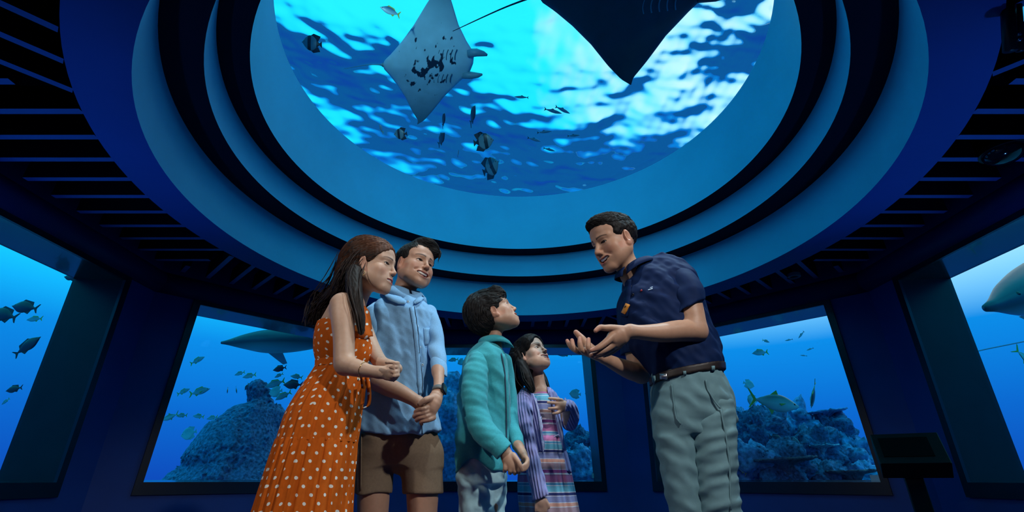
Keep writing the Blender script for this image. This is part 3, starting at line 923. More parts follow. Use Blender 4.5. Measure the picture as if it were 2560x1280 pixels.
# ------------------------------------------------------------------ people: materials
M_HAIR = mat('black_hair', (.006, .005, .006), .62, spec=.18, noise=.4, nscale=60)
M_STRAND = mat('black_hair_strands', (.008, .007, .007), .5, spec=.28)
M_NAVY = mat('navy_jersey', (.003, .015, .068), .7, spec=.12, noise=.12, nscale=25, bump=.12, bscale=700)
M_KHAKI = mat('grey_green_chino', (.14, .26, .30), .8, spec=.2, noise=.10, nscale=30, bump=.25, bscale=900)
M_BELT = mat('dark_brown_belt', (.014, .008, .008), .5, spec=.4, noise=.2, nscale=60)
M_STEEL = mat('brushed_steel', (.45, .47, .50), .3, metal=.9, noise=.25, nscale=200)
M_TAG = mat('orange_name_tag', (.75, .30, .04), .4)
M_BUTTON = mat('dark_button', (.01, .012, .02), .3)
M_PRINT_W = mat('pale_embroidery', (.45, .60, .80), .7)
M_PRINT_R = mat('red_embroidery', (.30, .02, .04), .7)
SKIN_GUIDE, LIP = (.45, .255, .17), (.36, .10, .085)

def finger(S, f, rows, k=.0035):
    S.chain(f, rows, k)

# ------------------------------------------------------------------ the guide in the navy polo shirt
def build_guide():
    S = Pose(1.90)
    g = person(1735, 1.92, 'man in navy polo shirt and grey-green trousers explaining with open hands')
    h = Head(S.p(1534, 606), (-.86, -.36, -.32), (.05, 0, 1), 1.06, smile=.9, opened=.6)
    body = Field(); h.add_to(body)
    S.chain(body, [(1551, 628, .02, 27), (1572, 672, .02, 29), (1600, 705, .03, 40)], .02)
    S.stack(body, [(690, 1600, 1690, 0, 40), (800, 1575, 1740, 0, 55), (930, 1650, 1780, 0, 50), (1060, 1655, 1810, 0, 50)], .05)
    # near arm (left)
    S.chain(body, [(1712, 715, -.08, 32), (1730, 790, -.11, 31), (1741, 826, -.12, 26)], .02)
    S.chain(body, [(1741, 828, -.12, 25.5), (1700, 827, -.145, 27), (1650, 832, -.17, 23.5), (1605, 831, -.19, 18.5), (1575, 828, -.20, 16.5)], .02)
    # near hand: back of the hand towards the camera, thumb up, fingers down to the left
    S.chain(body, [(1576, 828, -.20, 16), (1552, 836, -.205, 19), (1534, 845, -.205, 18)], .012, flat=((0, 1, .2), .72))
    S.chain(body, [(1556, 848, -.19, 14), (1540, 861, -.185, 12)], .012)
    finger(S, body, [(1553, 824, -.205, 11), (1528, 820, -.215, 9), (1512, 820, -.225, 8), (1500, 819, -.23, 7.4), (1489, 827, -.235, 5.4)])
    finger(S, body, [(1532, 840, -.21, 10.5), (1514, 856, -.22, 8.6), (1496, 869, -.225, 7.6), (1479, 876, -.225, 5.6)])
    finger(S, body, [(1538, 856, -.195, 10), (1520, 870, -.20, 8.4), (1500, 880, -.205, 7.6), (1478, 888, -.205, 5.6)])
    finger(S, body, [(1543, 860, -.175, 9.5), (1526, 874, -.175, 8), (1508, 884, -.175, 7), (1489, 890, -.175, 5.4)])
    finger(S, body, [(1549, 862, -.155, 8.5), (1535, 876, -.15, 7), (1522, 884, -.15, 6), (1510, 889, -.15, 5)])
    # far arm (right), palm turned up
    S.chain(body, [(1585, 800, .16, 26), (1585, 880, .16, 23), (1603, 934, .15, 22)], .02)
    S.chain(body, [(1603, 934, .15, 23), (1578, 927, .10, 23), (1543, 912, .05, 18.5), (1512, 897, .01, 13.5)], .02)
    S.chain(body, [(1512, 896, .01, 13), (1485, 886, -.01, 12.5), (1462, 878, -.02, 10)], .012)
    S.chain(body, [(1500, 884, .03, 12), (1470, 868, .03, 10)], .012)
    finger(S, body, [(1490, 882, .02, 12), (1470, 864, .035, 10.5), (1455, 847, .04, 9.2), (1440, 831, .04, 6.6)])
    finger(S, body, [(1478, 882, -.03, 8.5), (1472, 871, -.05, 7), (1471, 858, -.05, 6.2), (1471.5, 848, -.045, 5)])
    finger(S, body, [(1466, 881, -.02, 8.5), (1454, 874, -.04, 7.2), (1450, 858, -.045, 6.6), (1450, 846, -.04, 5.2)])
    finger(S, body, [(1460, 880, 0, 8.5), (1442, 877, -.02, 7.2), (1433, 866, -.025, 6.4), (1430, 851, -.02, 5.2)])
    finger(S, body, [(1456, 878, .02, 8), (1438, 875, .005, 6.6), (1426, 866, 0, 5.8), (1418, 852, .005, 4.8)])
    for x in (1, -1):
        S.chain(body, [(1690 if x > 0 else 1785, 1080, .02, 28), (1712 if x > 0 else 1795, 1250, .02, 24), (1728 if x > 0 else 1806, 1400, .02, 20)], .03)
    bx = [(S.p(1470, 712, -.05) * (1, 0, 1) + (0, 1.5, 0), S.p(1615, 530, .2) * (1, 0, 1) + (0, 2.3, 0), .0019),
          (np.array((S.p(1400, 900)[0], 1.6, .90)), np.array((S.p(1590, 900, -.2)[0], 2.1, S.p(1408, 805)[2])), .0020)]
    def colr(V):
        C = np.tile(np.array(SKIN_GUIDE), (len(V), 1)); C = h.color(V, SKIN_GUIDE, LIP, base=C)
        tips = np.array([S.p(1489, 827, -.235), S.p(1479, 876, -.225), S.p(1478, 888, -.205), S.p(1440, 831, .04), S.p(1471.5, 848, -.045), S.p(1450, 846, -.04), S.p(1430, 851, -.02), S.p(1418, 852, .005)])
        d = np.linalg.norm(V[:, None] - tips[None], axis=2).min(1)
        w = np.clip(1 - d / .035, 0, 1)[:, None] * .6
        return C + w * (np.array((.52, .20, .15)) - C)
    sdf_object('body', body, .0045, M_SKIN, g, bx, 1, colr)
    h.eyes(g, (-.86, -.30, -.42)); h.teeth(g)
    # hair
    f = Field()
    def HE(c, r, kk=.012, mode='add'): f.ell(h.w(c), np.array(r) * h.k, kk * h.k, h.R, mode)
    HE((0, -.022, .038), (.0815, .103, .088)); HE((0, .024, .098), (.056, .062, .028), .02); HE((0, .062, .090), (.045, .026, .018), .015); HE((0, .012, .046), (.0805, .060, .066), .02)
    f.half(h.w((0, .080, .072)), h.R @ np.array((0, .80, -.60)))
    for x in (-1, 1):
        HE((x * .070, .064, .038), (.026, .024, .028), .006, 'sub')
        HE((x * .084, -.010, -.012), (.022, .023, .036), .005, 'sub')
    f.half(h.w((0, -.02, -.034)), h.R @ np.array((0, .42, -.90)))
    f.fold(waves(3, 16, .012, .0014))
    sdf_object('hair', f, .003, M_HAIR, g, smooth=1)
    top = lambda l: l[2] > .06 and l[1] > -.09 and l[1] - .9 * (l[2] - .08) < .085
    st = scalp_strands(h, f, 1000, top, lambda l, r: (.15, .9, .3), .040, .0010, 7, .005)
    st += scalp_strands(h, f, 300, lambda l: l[2] < .075 and l[1] < .055 and l[2] > -.03 and not (abs(l[1] + .01) < .03 and l[2] < .03), lambda l, r: (0, -.3, -1), .022, .0010, 8, .001)
    tubes_mesh('hair_strands', st, M_STRAND, g)
    # polo shirt
    sh = Field()
    S.stack(sh, [(652, 1600, 1662, .03, 35), (668, 1582, 1705, .02, 58), (700, 1566, 1738, .01, 74), (750, 1550, 1752, 0, 82), (790, 1546, 1764, 0, 84), (830, 1553, 1780, 0, 84),
                 (870, 1574, 1798, 0, 82), (900, 1602, 1807, 0, 80), (922, 1622, 1804, 0, 78), (942, 1632, 1796, 0, 76)], .02, 2.2)
    S.chain(sh, [(1672, 676, -.02, 33), (1700, 700, -.05, 38)], .03)
    S.chain(sh, [(1590, 720, .10, 32), (1578, 770, .14, 30)], .03)
    S.chain(sh, [(1566, 640, -.01, 34), (1578, 668, -.01, 31)], .01, mode='sub')
    for rows, e0, e1 in (([(1680, 680, -.035, 31), (1706, 702, -.07, 38), (1720, 740, -.10, 41), (1727, 790, -.11, 38)], S.p(1758, 754, -.11), S.p(1690, 787, -.11)),
                         ([(1588, 730, .12, 30), (1576, 800, .15, 33), (1581, 900, .165, 27)], S.p(1600, 882, .165), S.p(1556, 887, .165))):
        sl = Field(); S.chain(sl, rows, .02)
        n = np.cross(e1 - e0, (0, 1, 0)); n = n / np.linalg.norm(n); n = n if n[2] < 0 else -n
        sl.half((e0 + e1) / 2, n, k=.002)
        q = rows[-1]; S.chain(sl, [(rows[-2][0], rows[-2][1] + 15, rows[-2][2], q[3] - 10), (q[0] + 4, q[1] + 20, q[2], q[3] - 7)], .002, mode='sub')
        sl.fold(waves(13, 8, .07, .005, (.7, .3, 1), .5))
        sdf_object('sleeve', sl, .004, M_NAVY, g, smooth=1)
    sh.fold(waves(11, 10, .09, .006, (1, .4, .9), .35)); sh.fold(waves(12, 8, .035, .0028, (.6, .5, 1), .5))
    sdf_object('polo_shirt', sh, .0042, M_NAVY, g, smooth=2)
    leaf_collar('collar', S.p(1588, 662, .02), (-.32, -.05, .95), (-.75, -.62, 0), .071, .030, .030, .034, .10, M_NAVY, g, rise=.018)
    ribbon('placket', sh, S.Y, [(1572, 700), (1571, 730), (1566, 770), (1562, 792)], 15, M_NAVY, g, .003, .003)
    for px, py in ((1583, 737), (1577, 716)): stud('button', sh, S.Y, px, py, 3.2, M_BUTTON, g)
    ribbon('name_tag', sh, S.Y, [(1561, 784), (1572, 760)], 10, M_TAG, g, .006, .004, 4)
    ribbon('name_print', sh, S.Y, [(1566, 771), (1569, 765)], 2.2, M_BELT, g, .0085, .001, 3)
    ribbon('chest_print', sh, S.Y, [(1620, 726), (1626, 724), (1632, 722)], 2.2, M_PRINT_W, g, .0025, .001, 4)
    ribbon('chest_print', sh, S.Y, [(1625, 720.5), (1632, 718.5)], 1.6, M_PRINT_W, g, .0025, .001, 3)
    ribbon('chest_print', sh, S.Y, [(1602, 728), (1606, 725)], 4, M_PRINT_R, g, .0025, .001, 3)
    # trousers
    tr = Field()
    S.stack(tr, [(928, 1634, 1800, 0, 74), (960, 1632, 1812, 0, 78), (1000, 1632, 1828, 0, 82), (1050, 1634, 1836, 0, 74), (1085, 1642, 1834, 0, 62)], .05, 2.3)
    S.chain(tr, [(1688, 1050, -.02, 53), (1692, 1130, -.02, 48), (1706, 1210, -.02, 45), (1720, 1290, -.01, 42), (1728, 1420, .02, 34), (1730, 1520, .02, 33)], .03)
    tr.fold(waves(21, 9, .045, .0045, (.45, .2, 1), .35)); tr.fold(waves(22, 6, .13, .003, (1, .2, .5), .4))
    sdf_object('trousers', tr, .0045, M_KHAKI, g, smooth=2)
    lg = Field()
    S.chain(lg, [(1776, 1010, -.025, 57), (1780, 1070, -.04, 57), (1784, 1130, -.045, 55), (1790, 1210, -.045, 52), (1802, 1290, -.045, 51), (1806, 1420, -.03, 42), (1808, 1500, -.03, 40)], .025)
    lg.fold(waves(23, 9, .045, .0045, (-.45, .2, 1), .35))
    sdf_object('trouser_leg', lg, .0045, M_KHAKI, g, smooth=2)
    tr.items += lg.items[:1]
    ribbon('pocket_seam', tr, S.Y, [(1763, 950), (1768, 975), (1783, 1000), (1800, 1022)], 3, M_KHAKI, g, .004, .004)
    ribbon('side_seam', tr, S.Y, [(1800, 1024), (1812, 1080), (1822, 1150), (1826, 1276)], 3, M_KHAKI, g, .003, .004, 20)
    ribbon('fly_seam', tr, S.Y, [(1680, 962), (1684, 1000), (1690, 1045), (1702, 1060)], 2.5, M_KHAKI, g, .003, .004)
    # belt
    bt = Field()
    S.stack(bt, [(936, 1632, 1801, 0, 78), (962, 1631, 1808, 0, 80)], .004, 2.3)
    zz = S.p(1700, 948)[2]
    ang = np.array((-.11, 0, 1.0)); c0 = S.p(1655, 947)
    bt = Field(); S.stack(bt, [(910, 1625, 1806, 0, 80), (980, 1628, 1812, 0, 82)], .004, 2.3)
    up = np.array((-.17, 0, 1.0)); up /= np.linalg.norm(up); half = S.r(9.5, 948)
    bt.half(c0 + up * half, up); bt.half(c0 - up * half, -up)
    sdf_object('belt', bt, .004, M_BELT, g, smooth=0)
    bk = ribbon('belt_buckle', bt, S.Y, [(1652, 946), (1669, 945)], 22, M_STEEL, g, .004, .006, 4)
    ribbon('buckle_relief', bt, S.Y, [(1656, 950), (1660, 941), (1662, 951), (1666, 941)], 2.5, M_BELT, bk, .009, .003, 9).matrix_parent_inverse = Matrix()
    for px, y0, y1 in ((1636, 940, 966), (1711, 928, 954), (1781, 915, 946)):
        ribbon('belt_loop', bt, S.Y, [(px, y0), (px + 2, y1)], 7, M_KHAKI, g, .004, .004, 5)
    sf = Field()
    shoe(sf, S.p(1730, 1500, .02) * (1, 1, 0), 3.6); shoe(sf, S.p(1808, 1500, -.03) * (1, 1, 0), 3.9)
    sdf_object('shoes', sf, .008, M_SHOE, g)
build_guide()
# ------------------------------------------------------------------ the man in the light blue shirt
M_CHAMBRAY = mat('light_blue_chambray', (.22, .46, .74), .8, spec=.2, noise=.10, nscale=220, bump=.2, bscale=900, sheen=.1)
M_SHORTS = mat('brown_khaki_shorts', (.22, .16, .11), .85, spec=.15, noise=.10, nscale=120, bump=.25, bscale=900)
M_PEARL = mat('pale_button', (.6, .7, .75), .25)
M_WATCH = mat('black_watch_case', (.01, .011, .013), .12, coat=.6)
M_STRAP = mat('grey_watch_strap', (.10, .10, .10), .6)
M_THREAD = mat('dark_seam_thread', (.02, .05, .10), .9)
SKIN_MAN = (.44, .25, .17)
def cut_sleeve(name, S, rows, e0, e1, m, parent, inner, seed=13, amp=.005, lam=.07, h=.004):
    sl = Field(); S.chain(sl, rows, .02)
    n = np.cross(e1 - e0, (0, 1, 0)); n = n / np.linalg.norm(n)
    d = S.p(*rows[-1][:3]) - S.p(*rows[-2][:3]); n = n if n @ d > 0 else -n
    sl.half((e0 + e1) / 2, n, k=.002)
    S.chain(sl, inner, .002, mode='sub')
    if amp: sl.fold(waves(seed, 8, lam, amp, (.7, .3, 1), .5))
    sdf_object(name, sl, h, m, parent, smooth=1)
    return sl
def build_man():
    S = Pose(2.15)
    g = person(1000, 2.17, 'man in light blue shirt and khaki shorts with hands folded in front')
    h = Head(S.p(1037, 668), (.74, -.66, .03), (.16, .05, 1), 1.03, smile=.95, opened=.7)
    body = Field(); h.add_to(body)
    S.chain(body, [(1024, 690, .03, 27), (1012, 725, .03, 28), (1008, 760, .03, 40)], .02)
    S.stack(body, [(760, 965, 1060, 0, 40), (850, 940, 1075, 0, 48), (1000, 930, 1075, 0, 45), (1110, 920, 1080, 0, 45)], .04)
    # his right forearm crosses to the left hand
    S.chain(body, [(946, 800, -.03, 20), (938, 880, -.07, 21), (946, 952, -.11, 21)], .02)
    S.chain(body, [(945, 955, -.11, 22), (972, 968, -.15, 22.5), (1008, 984, -.19, 18.5), (1046, 1006, -.215, 14.5)], .02)
    S.chain(body, [(1046, 1006, -.215, 14), (1062, 1024, -.205, 17), (1066, 1040, -.20, 16)], .012)
    # left arm, wrist and hand over it
    S.chain(body, [(1068, 810, 0, 17), (1092, 880, -.06, 15), (1097, 930, -.11, 15)], .02)
    S.chain(body, [(1096, 925, -.11, 15.5), (1097, 955, -.16, 13), (1095, 978, -.19, 13.5)], .02)
    S.chain(body, [(1095, 980, -.195, 13.5), (1086, 1003, -.225, 19), (1077, 1024, -.235, 17)], .012, flat=((0, 1, .2), .8))
    finger(S, body, [(1092, 992, -.21, 11), (1077, 996, -.245, 8.8), (1062, 1001, -.26, 7.8), (1049, 1010, -.262, 6)])
    for i, (a, b) in enumerate((((1070, 1019), (1036, 1029)), ((1074, 1029), (1033, 1039)), ((1077, 1039), (1039, 1048)), ((1078, 1048), (1050, 1056)))):
        mx, my = (a[0] + b[0]) / 2, (a[1] + b[1]) / 2
        finger(S, body, [(a[0] + 5, a[1] - 4, -.235, 7.5), (mx + 8, my - 2.5, -.262 + .004 * i, 6.0), (mx - 8, my + 1, -.258 + .004 * i, 5.6), (b[0] + 3, b[1] + 1, -.238 + .004 * i, 5.2), (b[0] + 4, b[1] + 4, -.215, 4.6)])
    # legs
    S.chain(body, [(935, 1120, 0, 40), (934, 1225, 0, 40), (932, 1300, 0, 37), (930, 1400, .0, 34), (930, 1560, .02, 22)], .03)
    S.chain(body, [(1052, 1120, 0, 40), (1056, 1225, 0, 40), (1056, 1300, 0, 36), (1058, 1400, .0, 33), (1060, 1560, .02, 22)], .03)
    bx = [(np.array((S.p(975, 700)[0], 1.8, S.p(975, 738)[2])), np.array((S.p(1105, 700)[0], 2.5, S.p(1105, 598)[2])), .0021),
          (np.array((S.p(1020, 1000)[0], 1.8, S.p(1020, 1068, -.25)[2])), np.array((S.p(1125, 1000)[0], 2.12, S.p(1100, 960, -.2)[2])), .0021)]
    sdf_object('body', body, .005, M_SKIN, g, bx, 1, lambda V: h.color(V, SKIN_MAN, LIP))
    h.eyes(g, (.80, -.50, .10)); h.teeth(g)
    # hair: swept up and parted, short at the sides
    f = Field()
    def HE(c, r, kk=.012, mode='add'): f.ell(h.w(c), np.array(r) * h.k, kk * h.k, h.R, mode)
    HE((0, -.022, .042), (.0825, .104, .092)); HE((-.012, .030, .112), (.062, .062, .034), .02); HE((-.045, .062, .085), (.030, .028, .035), .015); HE((0, .010, .048), (.0815, .058, .066), .02)
    f.half(h.w((0, .082, .074)), h.R @ np.array((.10, .80, -.58)))
    for x in (-1, 1):
        HE((x * .072, .060, .036), (.024, .026, .030), .006, 'sub')
        HE((x * .086, -.010, -.012), (.022, .023, .036), .005, 'sub')
    f.half(h.w((0, -.02, -.034)), h.R @ np.array((0, .42, -.90)))
    f.fold(waves(5, 16, .012, .0014))
    sdf_object('hair', f, .0032, M_HAIR, g, smooth=1)
    top = lambda l: l[2] > .055 and l[1] > -.09 and l[1] - .9 * (l[2] - .08) < .088
    st = scalp_strands(h, f, 1000, top, lambda l, r: (-.75, .5, -.1) if l[0] < .045 else (0, .25, -1), .055, .0011, 7, .004)
    st += scalp_strands(h, f, 250, lambda l: l[2] < .07 and l[1] < .045 and l[2] > -.03 and not (abs(l[1] + .01) < .03 and l[2] < .03), lambda l, r: (0, -.3, -1), .022, .0010, 8, .001)
    # fringe falling over the far temple
    rng = np.random.default_rng(4)
    for i in range(9):
        a = h.w((-.02 - .05 * rng.random(), .065, .115 + .008 * rng.random())); b = h.w((-.055 - .02 * rng.random(), .085, .085)); c = h.w((-.072 - .006 * rng.random(), .072, .062 - .03 * rng.random()))
        st.append((bez([a, b, c], 7), .0024 * np.array([.6, 1, 1, .9, .8, .5, .1])))
    tubes_mesh('hair_strands', st, M_STRAND, g)
    # shirt
    sh = Field()
    S.stack(sh, [(742, 985, 1040, .02, 32), (752, 962, 1058, .02, 48), (768, 938, 1076, .01, 60), (790, 926, 1088, 0, 66), (850, 924, 1092, 0, 70), (900, 920, 1088, 0, 70),
                 (960, 908, 1084, 0, 68), (1000, 904, 1090, 0, 67), (1040, 900, 1099, 0, 68), (1080, 895, 1108, 0, 70), (1120, 893, 1113, 0, 71)], .02, 2.4)
    S.chain(sh, [(1014, 715, -.01, 33), (1016, 752, -.01, 26)], .01, mode='sub')
    # curved hem: tails front and back, raised at the sides
    def hem(p):
        x = (p[..., 0] - S.p(1003, 1080)[0]) / .2
        zb = S.p(1000, 1092)[2] + .035 * np.clip(np.abs(x), 0, 1.2) ** 2.5
        return p[..., 2] - zb
    sh._add(hem, [-5, 1, -5], [5, 4, 5], .002, 'sub')
    sh.fold(waves(31, 10, .10, .0045, (1, .3, .35), .35)); sh.fold(waves(32, 8, .035, .0022, (1, .5, .5), .5))
    sdf_object('shirt', sh, .0048, M_CHAMBRAY, g, smooth=2)
    cut_sleeve('sleeve', S, [(948, 778, -.02, 26), (936, 800, -.045, 29), (938, 870, -.07, 28), (942, 920, -.09, 27), (950, 975, -.12, 25)], S.p(918, 944, -.1), S.p(966, 956, -.12), M_CHAMBRAY, g,
               [(942, 930, -.10, 17), (952, 985, -.12, 21)], 33)
    cut_sleeve('sleeve', S, [(1068, 785, .0, 24), (1080, 810, -.02, 23), (1090, 860, -.05, 22), (1095, 900, -.08, 20), (1098, 920, -.10, 19)], S.p(1078, 905, -.09), S.p(1112, 908, -.09), M_CHAMBRAY, g,
               [(1096, 895, -.08, 10), (1098, 930, -.11, 12)], 34)
    cut_sleeve('rolled_cuff', S, [(1095, 905, -.085, 19.5), (1098, 922, -.10, 20), (1100, 945, -.115, 18)], S.p(1084, 927, -.10), S.p(1115, 942, -.11), M_CHAMBRAY, g,
               [(1097, 915, -.10, 11), (1101, 955, -.12, 12)], 35, amp=0)
    leaf_collar('collar', S.p(1012, 726, .02), (.10, -.05, 1), (.55, -.83, 0), .078, .042, .034, .036, .07, M_CHAMBRAY, g, rise=.020)
    ribbon('collar_leaf', sh, S.Y, [(964, 741), (982, 749), (1000, 756), (1015, 761)], [9, 13, 17, 8], M_CHAMBRAY, g, .011, .004, 16)
    ribbon('collar_leaf', sh, S.Y, [(1056, 746), (1049, 752), (1039, 758), (1033, 762)], [8, 10, 12, 6], M_CHAMBRAY, g, .011, .004, 12)
    ribbon('placket', sh, S.Y, [(1030, 768), (1040, 830), (1046, 900), (1050, 960), (1053, 985)], 13, M_CHAMBRAY, g, .003, .004, 24)
    ribbon('placket_seam', sh, S.Y, [(1035, 768), (1045, 830), (1051, 900), (1055, 960), (1056, 990)], 1.6, M_THREAD, g, .0055, .001, 24)
    ribbon('placket_tail', sh, S.Y, [(1054, 1060), (1056, 1090)], 2, M_THREAD, g, .002, .001, 6)
    for px, py in ((1020, 754), (1043, 815), (1049, 868), (1056, 912), (1055, 962)): stud('button', sh, S.Y, px, py, 3, M_PEARL, g)
    ribbon('chest_pocket', sh, S.Y, [(1069, 820), (1072, 862)], 22, M_CHAMBRAY, g, .003, .004, 8)
    # shorts
    so = Field()
    S.stack(so, [(1070, 910, 1090, 0, 54), (1100, 897, 1097, 0, 60), (1135, 888, 1103, 0, 56), (1165, 889, 1102, 0, 48)], .05, 2.4)
    S.chain(so, [(936, 1140, 0, 50), (934, 1200, 0, 48.5), (932, 1262, 0, 48)], .02)
    S.chain(so, [(1052, 1140, 0, 52), (1056, 1200, 0, 50), (1060, 1262, 0, 49)], .02)
    so.half(S.p(932, 1234, 0), (0, 0, -1), k=.002)
    S.chain(so, [(995, 1150, -.02, 22), (995, 1175, -.02, 10)], .03)
    so.fold(waves(41, 9, .10, .006, (1, .2, .4), .4))
    sdf_object('shorts', so, .005, M_SHORTS, g, smooth=2)
    ribbon('side_seam', so, S.Y, [(905, 1085), (904, 1150), (903, 1225)], 2, M_SHORTS, g, .003, .003, 12)
    # watch
    wrist = S.p(1096, 977, -.195); ax = S.p(1097, 955, -.16) - S.p(1093, 990, -.205); ax /= np.linalg.norm(ax)
    R = rot_from(ax, (0, -1, .2)); r = S.r(14.6, 977, -.2); mb = MB()
    pts = [Vector(wrist + R @ (np.array((math.cos(t), 0, math.sin(t))) * r)) for t in np.linspace(0, 2 * math.pi, 33)]
    v, fc = [], []
    for t in np.linspace(0, 2 * math.pi, 37):
        for y, rr in ((-.010, 1.0), (-.010, 1.10), (.010, 1.10), (.010, 1.0)): v.append(wrist + R @ np.array((math.cos(t) * r * rr, y, math.sin(t) * r * rr)))
    for i in range(36):
        for j in range(4): fc.append((4 * i + j, 4 * i + (j + 1) % 4, 4 * i + 4 + (j + 1) % 4, 4 * i + 4 + j))
    wt = empty('wrist_watch', tuple(wrist)); wt.parent = g; wt.location = Vector(wrist) - g.location
    ob('strap', quads_mesh('strap', np.array(v) - wrist, fc), M_STRAP, wt)
    out = np.array((.85, -.35, .1)); out -= ax * (out @ ax); out /= np.linalg.norm(out)
    Rc = np.stack([np.cross(ax, out), ax, out], 1); mb.box((0, 0, 0), (.034, .040, .011), Matrix(Rc.tolist()))
    c = mb.build('watch_case', M_WATCH, wt, bevel=.004); c.location = Vector(out * (r * 1.10))
    sf = Field(); shoe(sf, S.p(930, 1560, .02) * (1, 1, 0), -.9); shoe(sf, S.p(1060, 1560, .02) * (1, 1, 0), -.7)
    sdf_object('shoes', sf, .008, M_SHOE, g)
build_man()
# ------------------------------------------------------------------ the woman in the polka-dot dress
def dot_material():
    m = mat('orange_polka_dot_cotton', (.55, .105, .006), .8, spec=.15, noise=.10, nscale=60, bump=.2, bscale=700)
    N, L = m.node_tree.nodes, m.node_tree.links
    b = N['Principled BSDF']; base = b.inputs['Base Color'].links[0].from_socket
    uv = N.new('ShaderNodeUVMap'); uv.uv_map = 'UVMap'
    def lattice(off):
        mp = N.new('ShaderNodeVectorMath'); mp.operation = 'MULTIPLY_ADD'
        mp.inputs[1].default_value = (1 / .044, 1 / .050, 0); mp.inputs[2].default_value = (off, off, 0)
        L.new(uv.outputs[0], mp.inputs[0])
        fr = N.new('ShaderNodeVectorMath'); fr.operation = 'FRACTION'; L.new(mp.outputs[0], fr.inputs[0])
        sb = N.new('ShaderNodeVectorMath'); sb.operation = 'SUBTRACT'; sb.inputs[1].default_value = (.5, .5, 0); L.new(fr.outputs[0], sb.inputs[0])
        ml = N.new('ShaderNodeVectorMath'); ml.operation = 'MULTIPLY'; ml.inputs[1].default_value = (.044, .050, 0); L.new(sb.outputs[0], ml.inputs[0])
        ln = N.new('ShaderNodeVectorMath'); ln.operation = 'LENGTH'; L.new(ml.outputs[0], ln.inputs[0]); return ln.outputs['Value']
    mn = N.new('ShaderNodeMath'); mn.operation = 'MINIMUM'; L.new(lattice(0.0), mn.inputs[0]); L.new(lattice(.5), mn.inputs[1])
    th = N.new('ShaderNodeMapRange'); th.inputs['From Min'].default_value = .0047; th.inputs['From Max'].default_value = .0056
    th.inputs['To Min'].default_value = 1; th.inputs['To Max'].default_value = 0; L.new(mn.outputs[0], th.inputs['Value'])
    mx = N.new('ShaderNodeMix'); mx.data_type = 'RGBA'; L.new(th.outputs[0], mx.inputs['Factor']); L.new(base, mx.inputs['A'])
    mx.inputs['B'].default_value = (.78, .80, .74, 1); L.new(mx.outputs['Result'], b.inputs['Base Color'])
    return m
M_DOT = dot_material()
M_HAIRW = mat('dark_brown_long_hair', (.02, .01, .008), .58, spec=.22, attr='Col', noise=.35, nscale=90, stretch=(1, 1, .12))
M_STRANDW = mat('brown_hair_strands', (.020, .010, .008), .5, spec=.3)
M_GOLD = mat('gold_jewellery', (.75, .50, .20), .25, metal=1.0)
SKIN_WOMAN = (.52, .33, .235)
def hair_ribbons(S, rows_list, n, seed, r0, jitter, nseg=14):
    """bundles of strands along guide curves given in pixels (px, py, dY, spread px)"""
    rng = np.random.default_rng(seed); out = []
    for rows in rows_list:
        for _ in range(n):
            a = rng.normal(0, 1, 3) * .5; pts = []
            for (px, py, d, sp) in rows:
                q = S.p(px, py, d); w = S.r(sp, py, d)
                pts.append(q + a * w + rng.normal(0, 1, 3) * jitter)
            c = bez(pts, nseg); t = np.linspace(0, 1, nseg)
            out.append((c, r0 * rng.uniform(.6, 1.3) * np.minimum(1, (1.02 - t) * 4) * np.minimum(1, t * 5 + .3)))
    return out
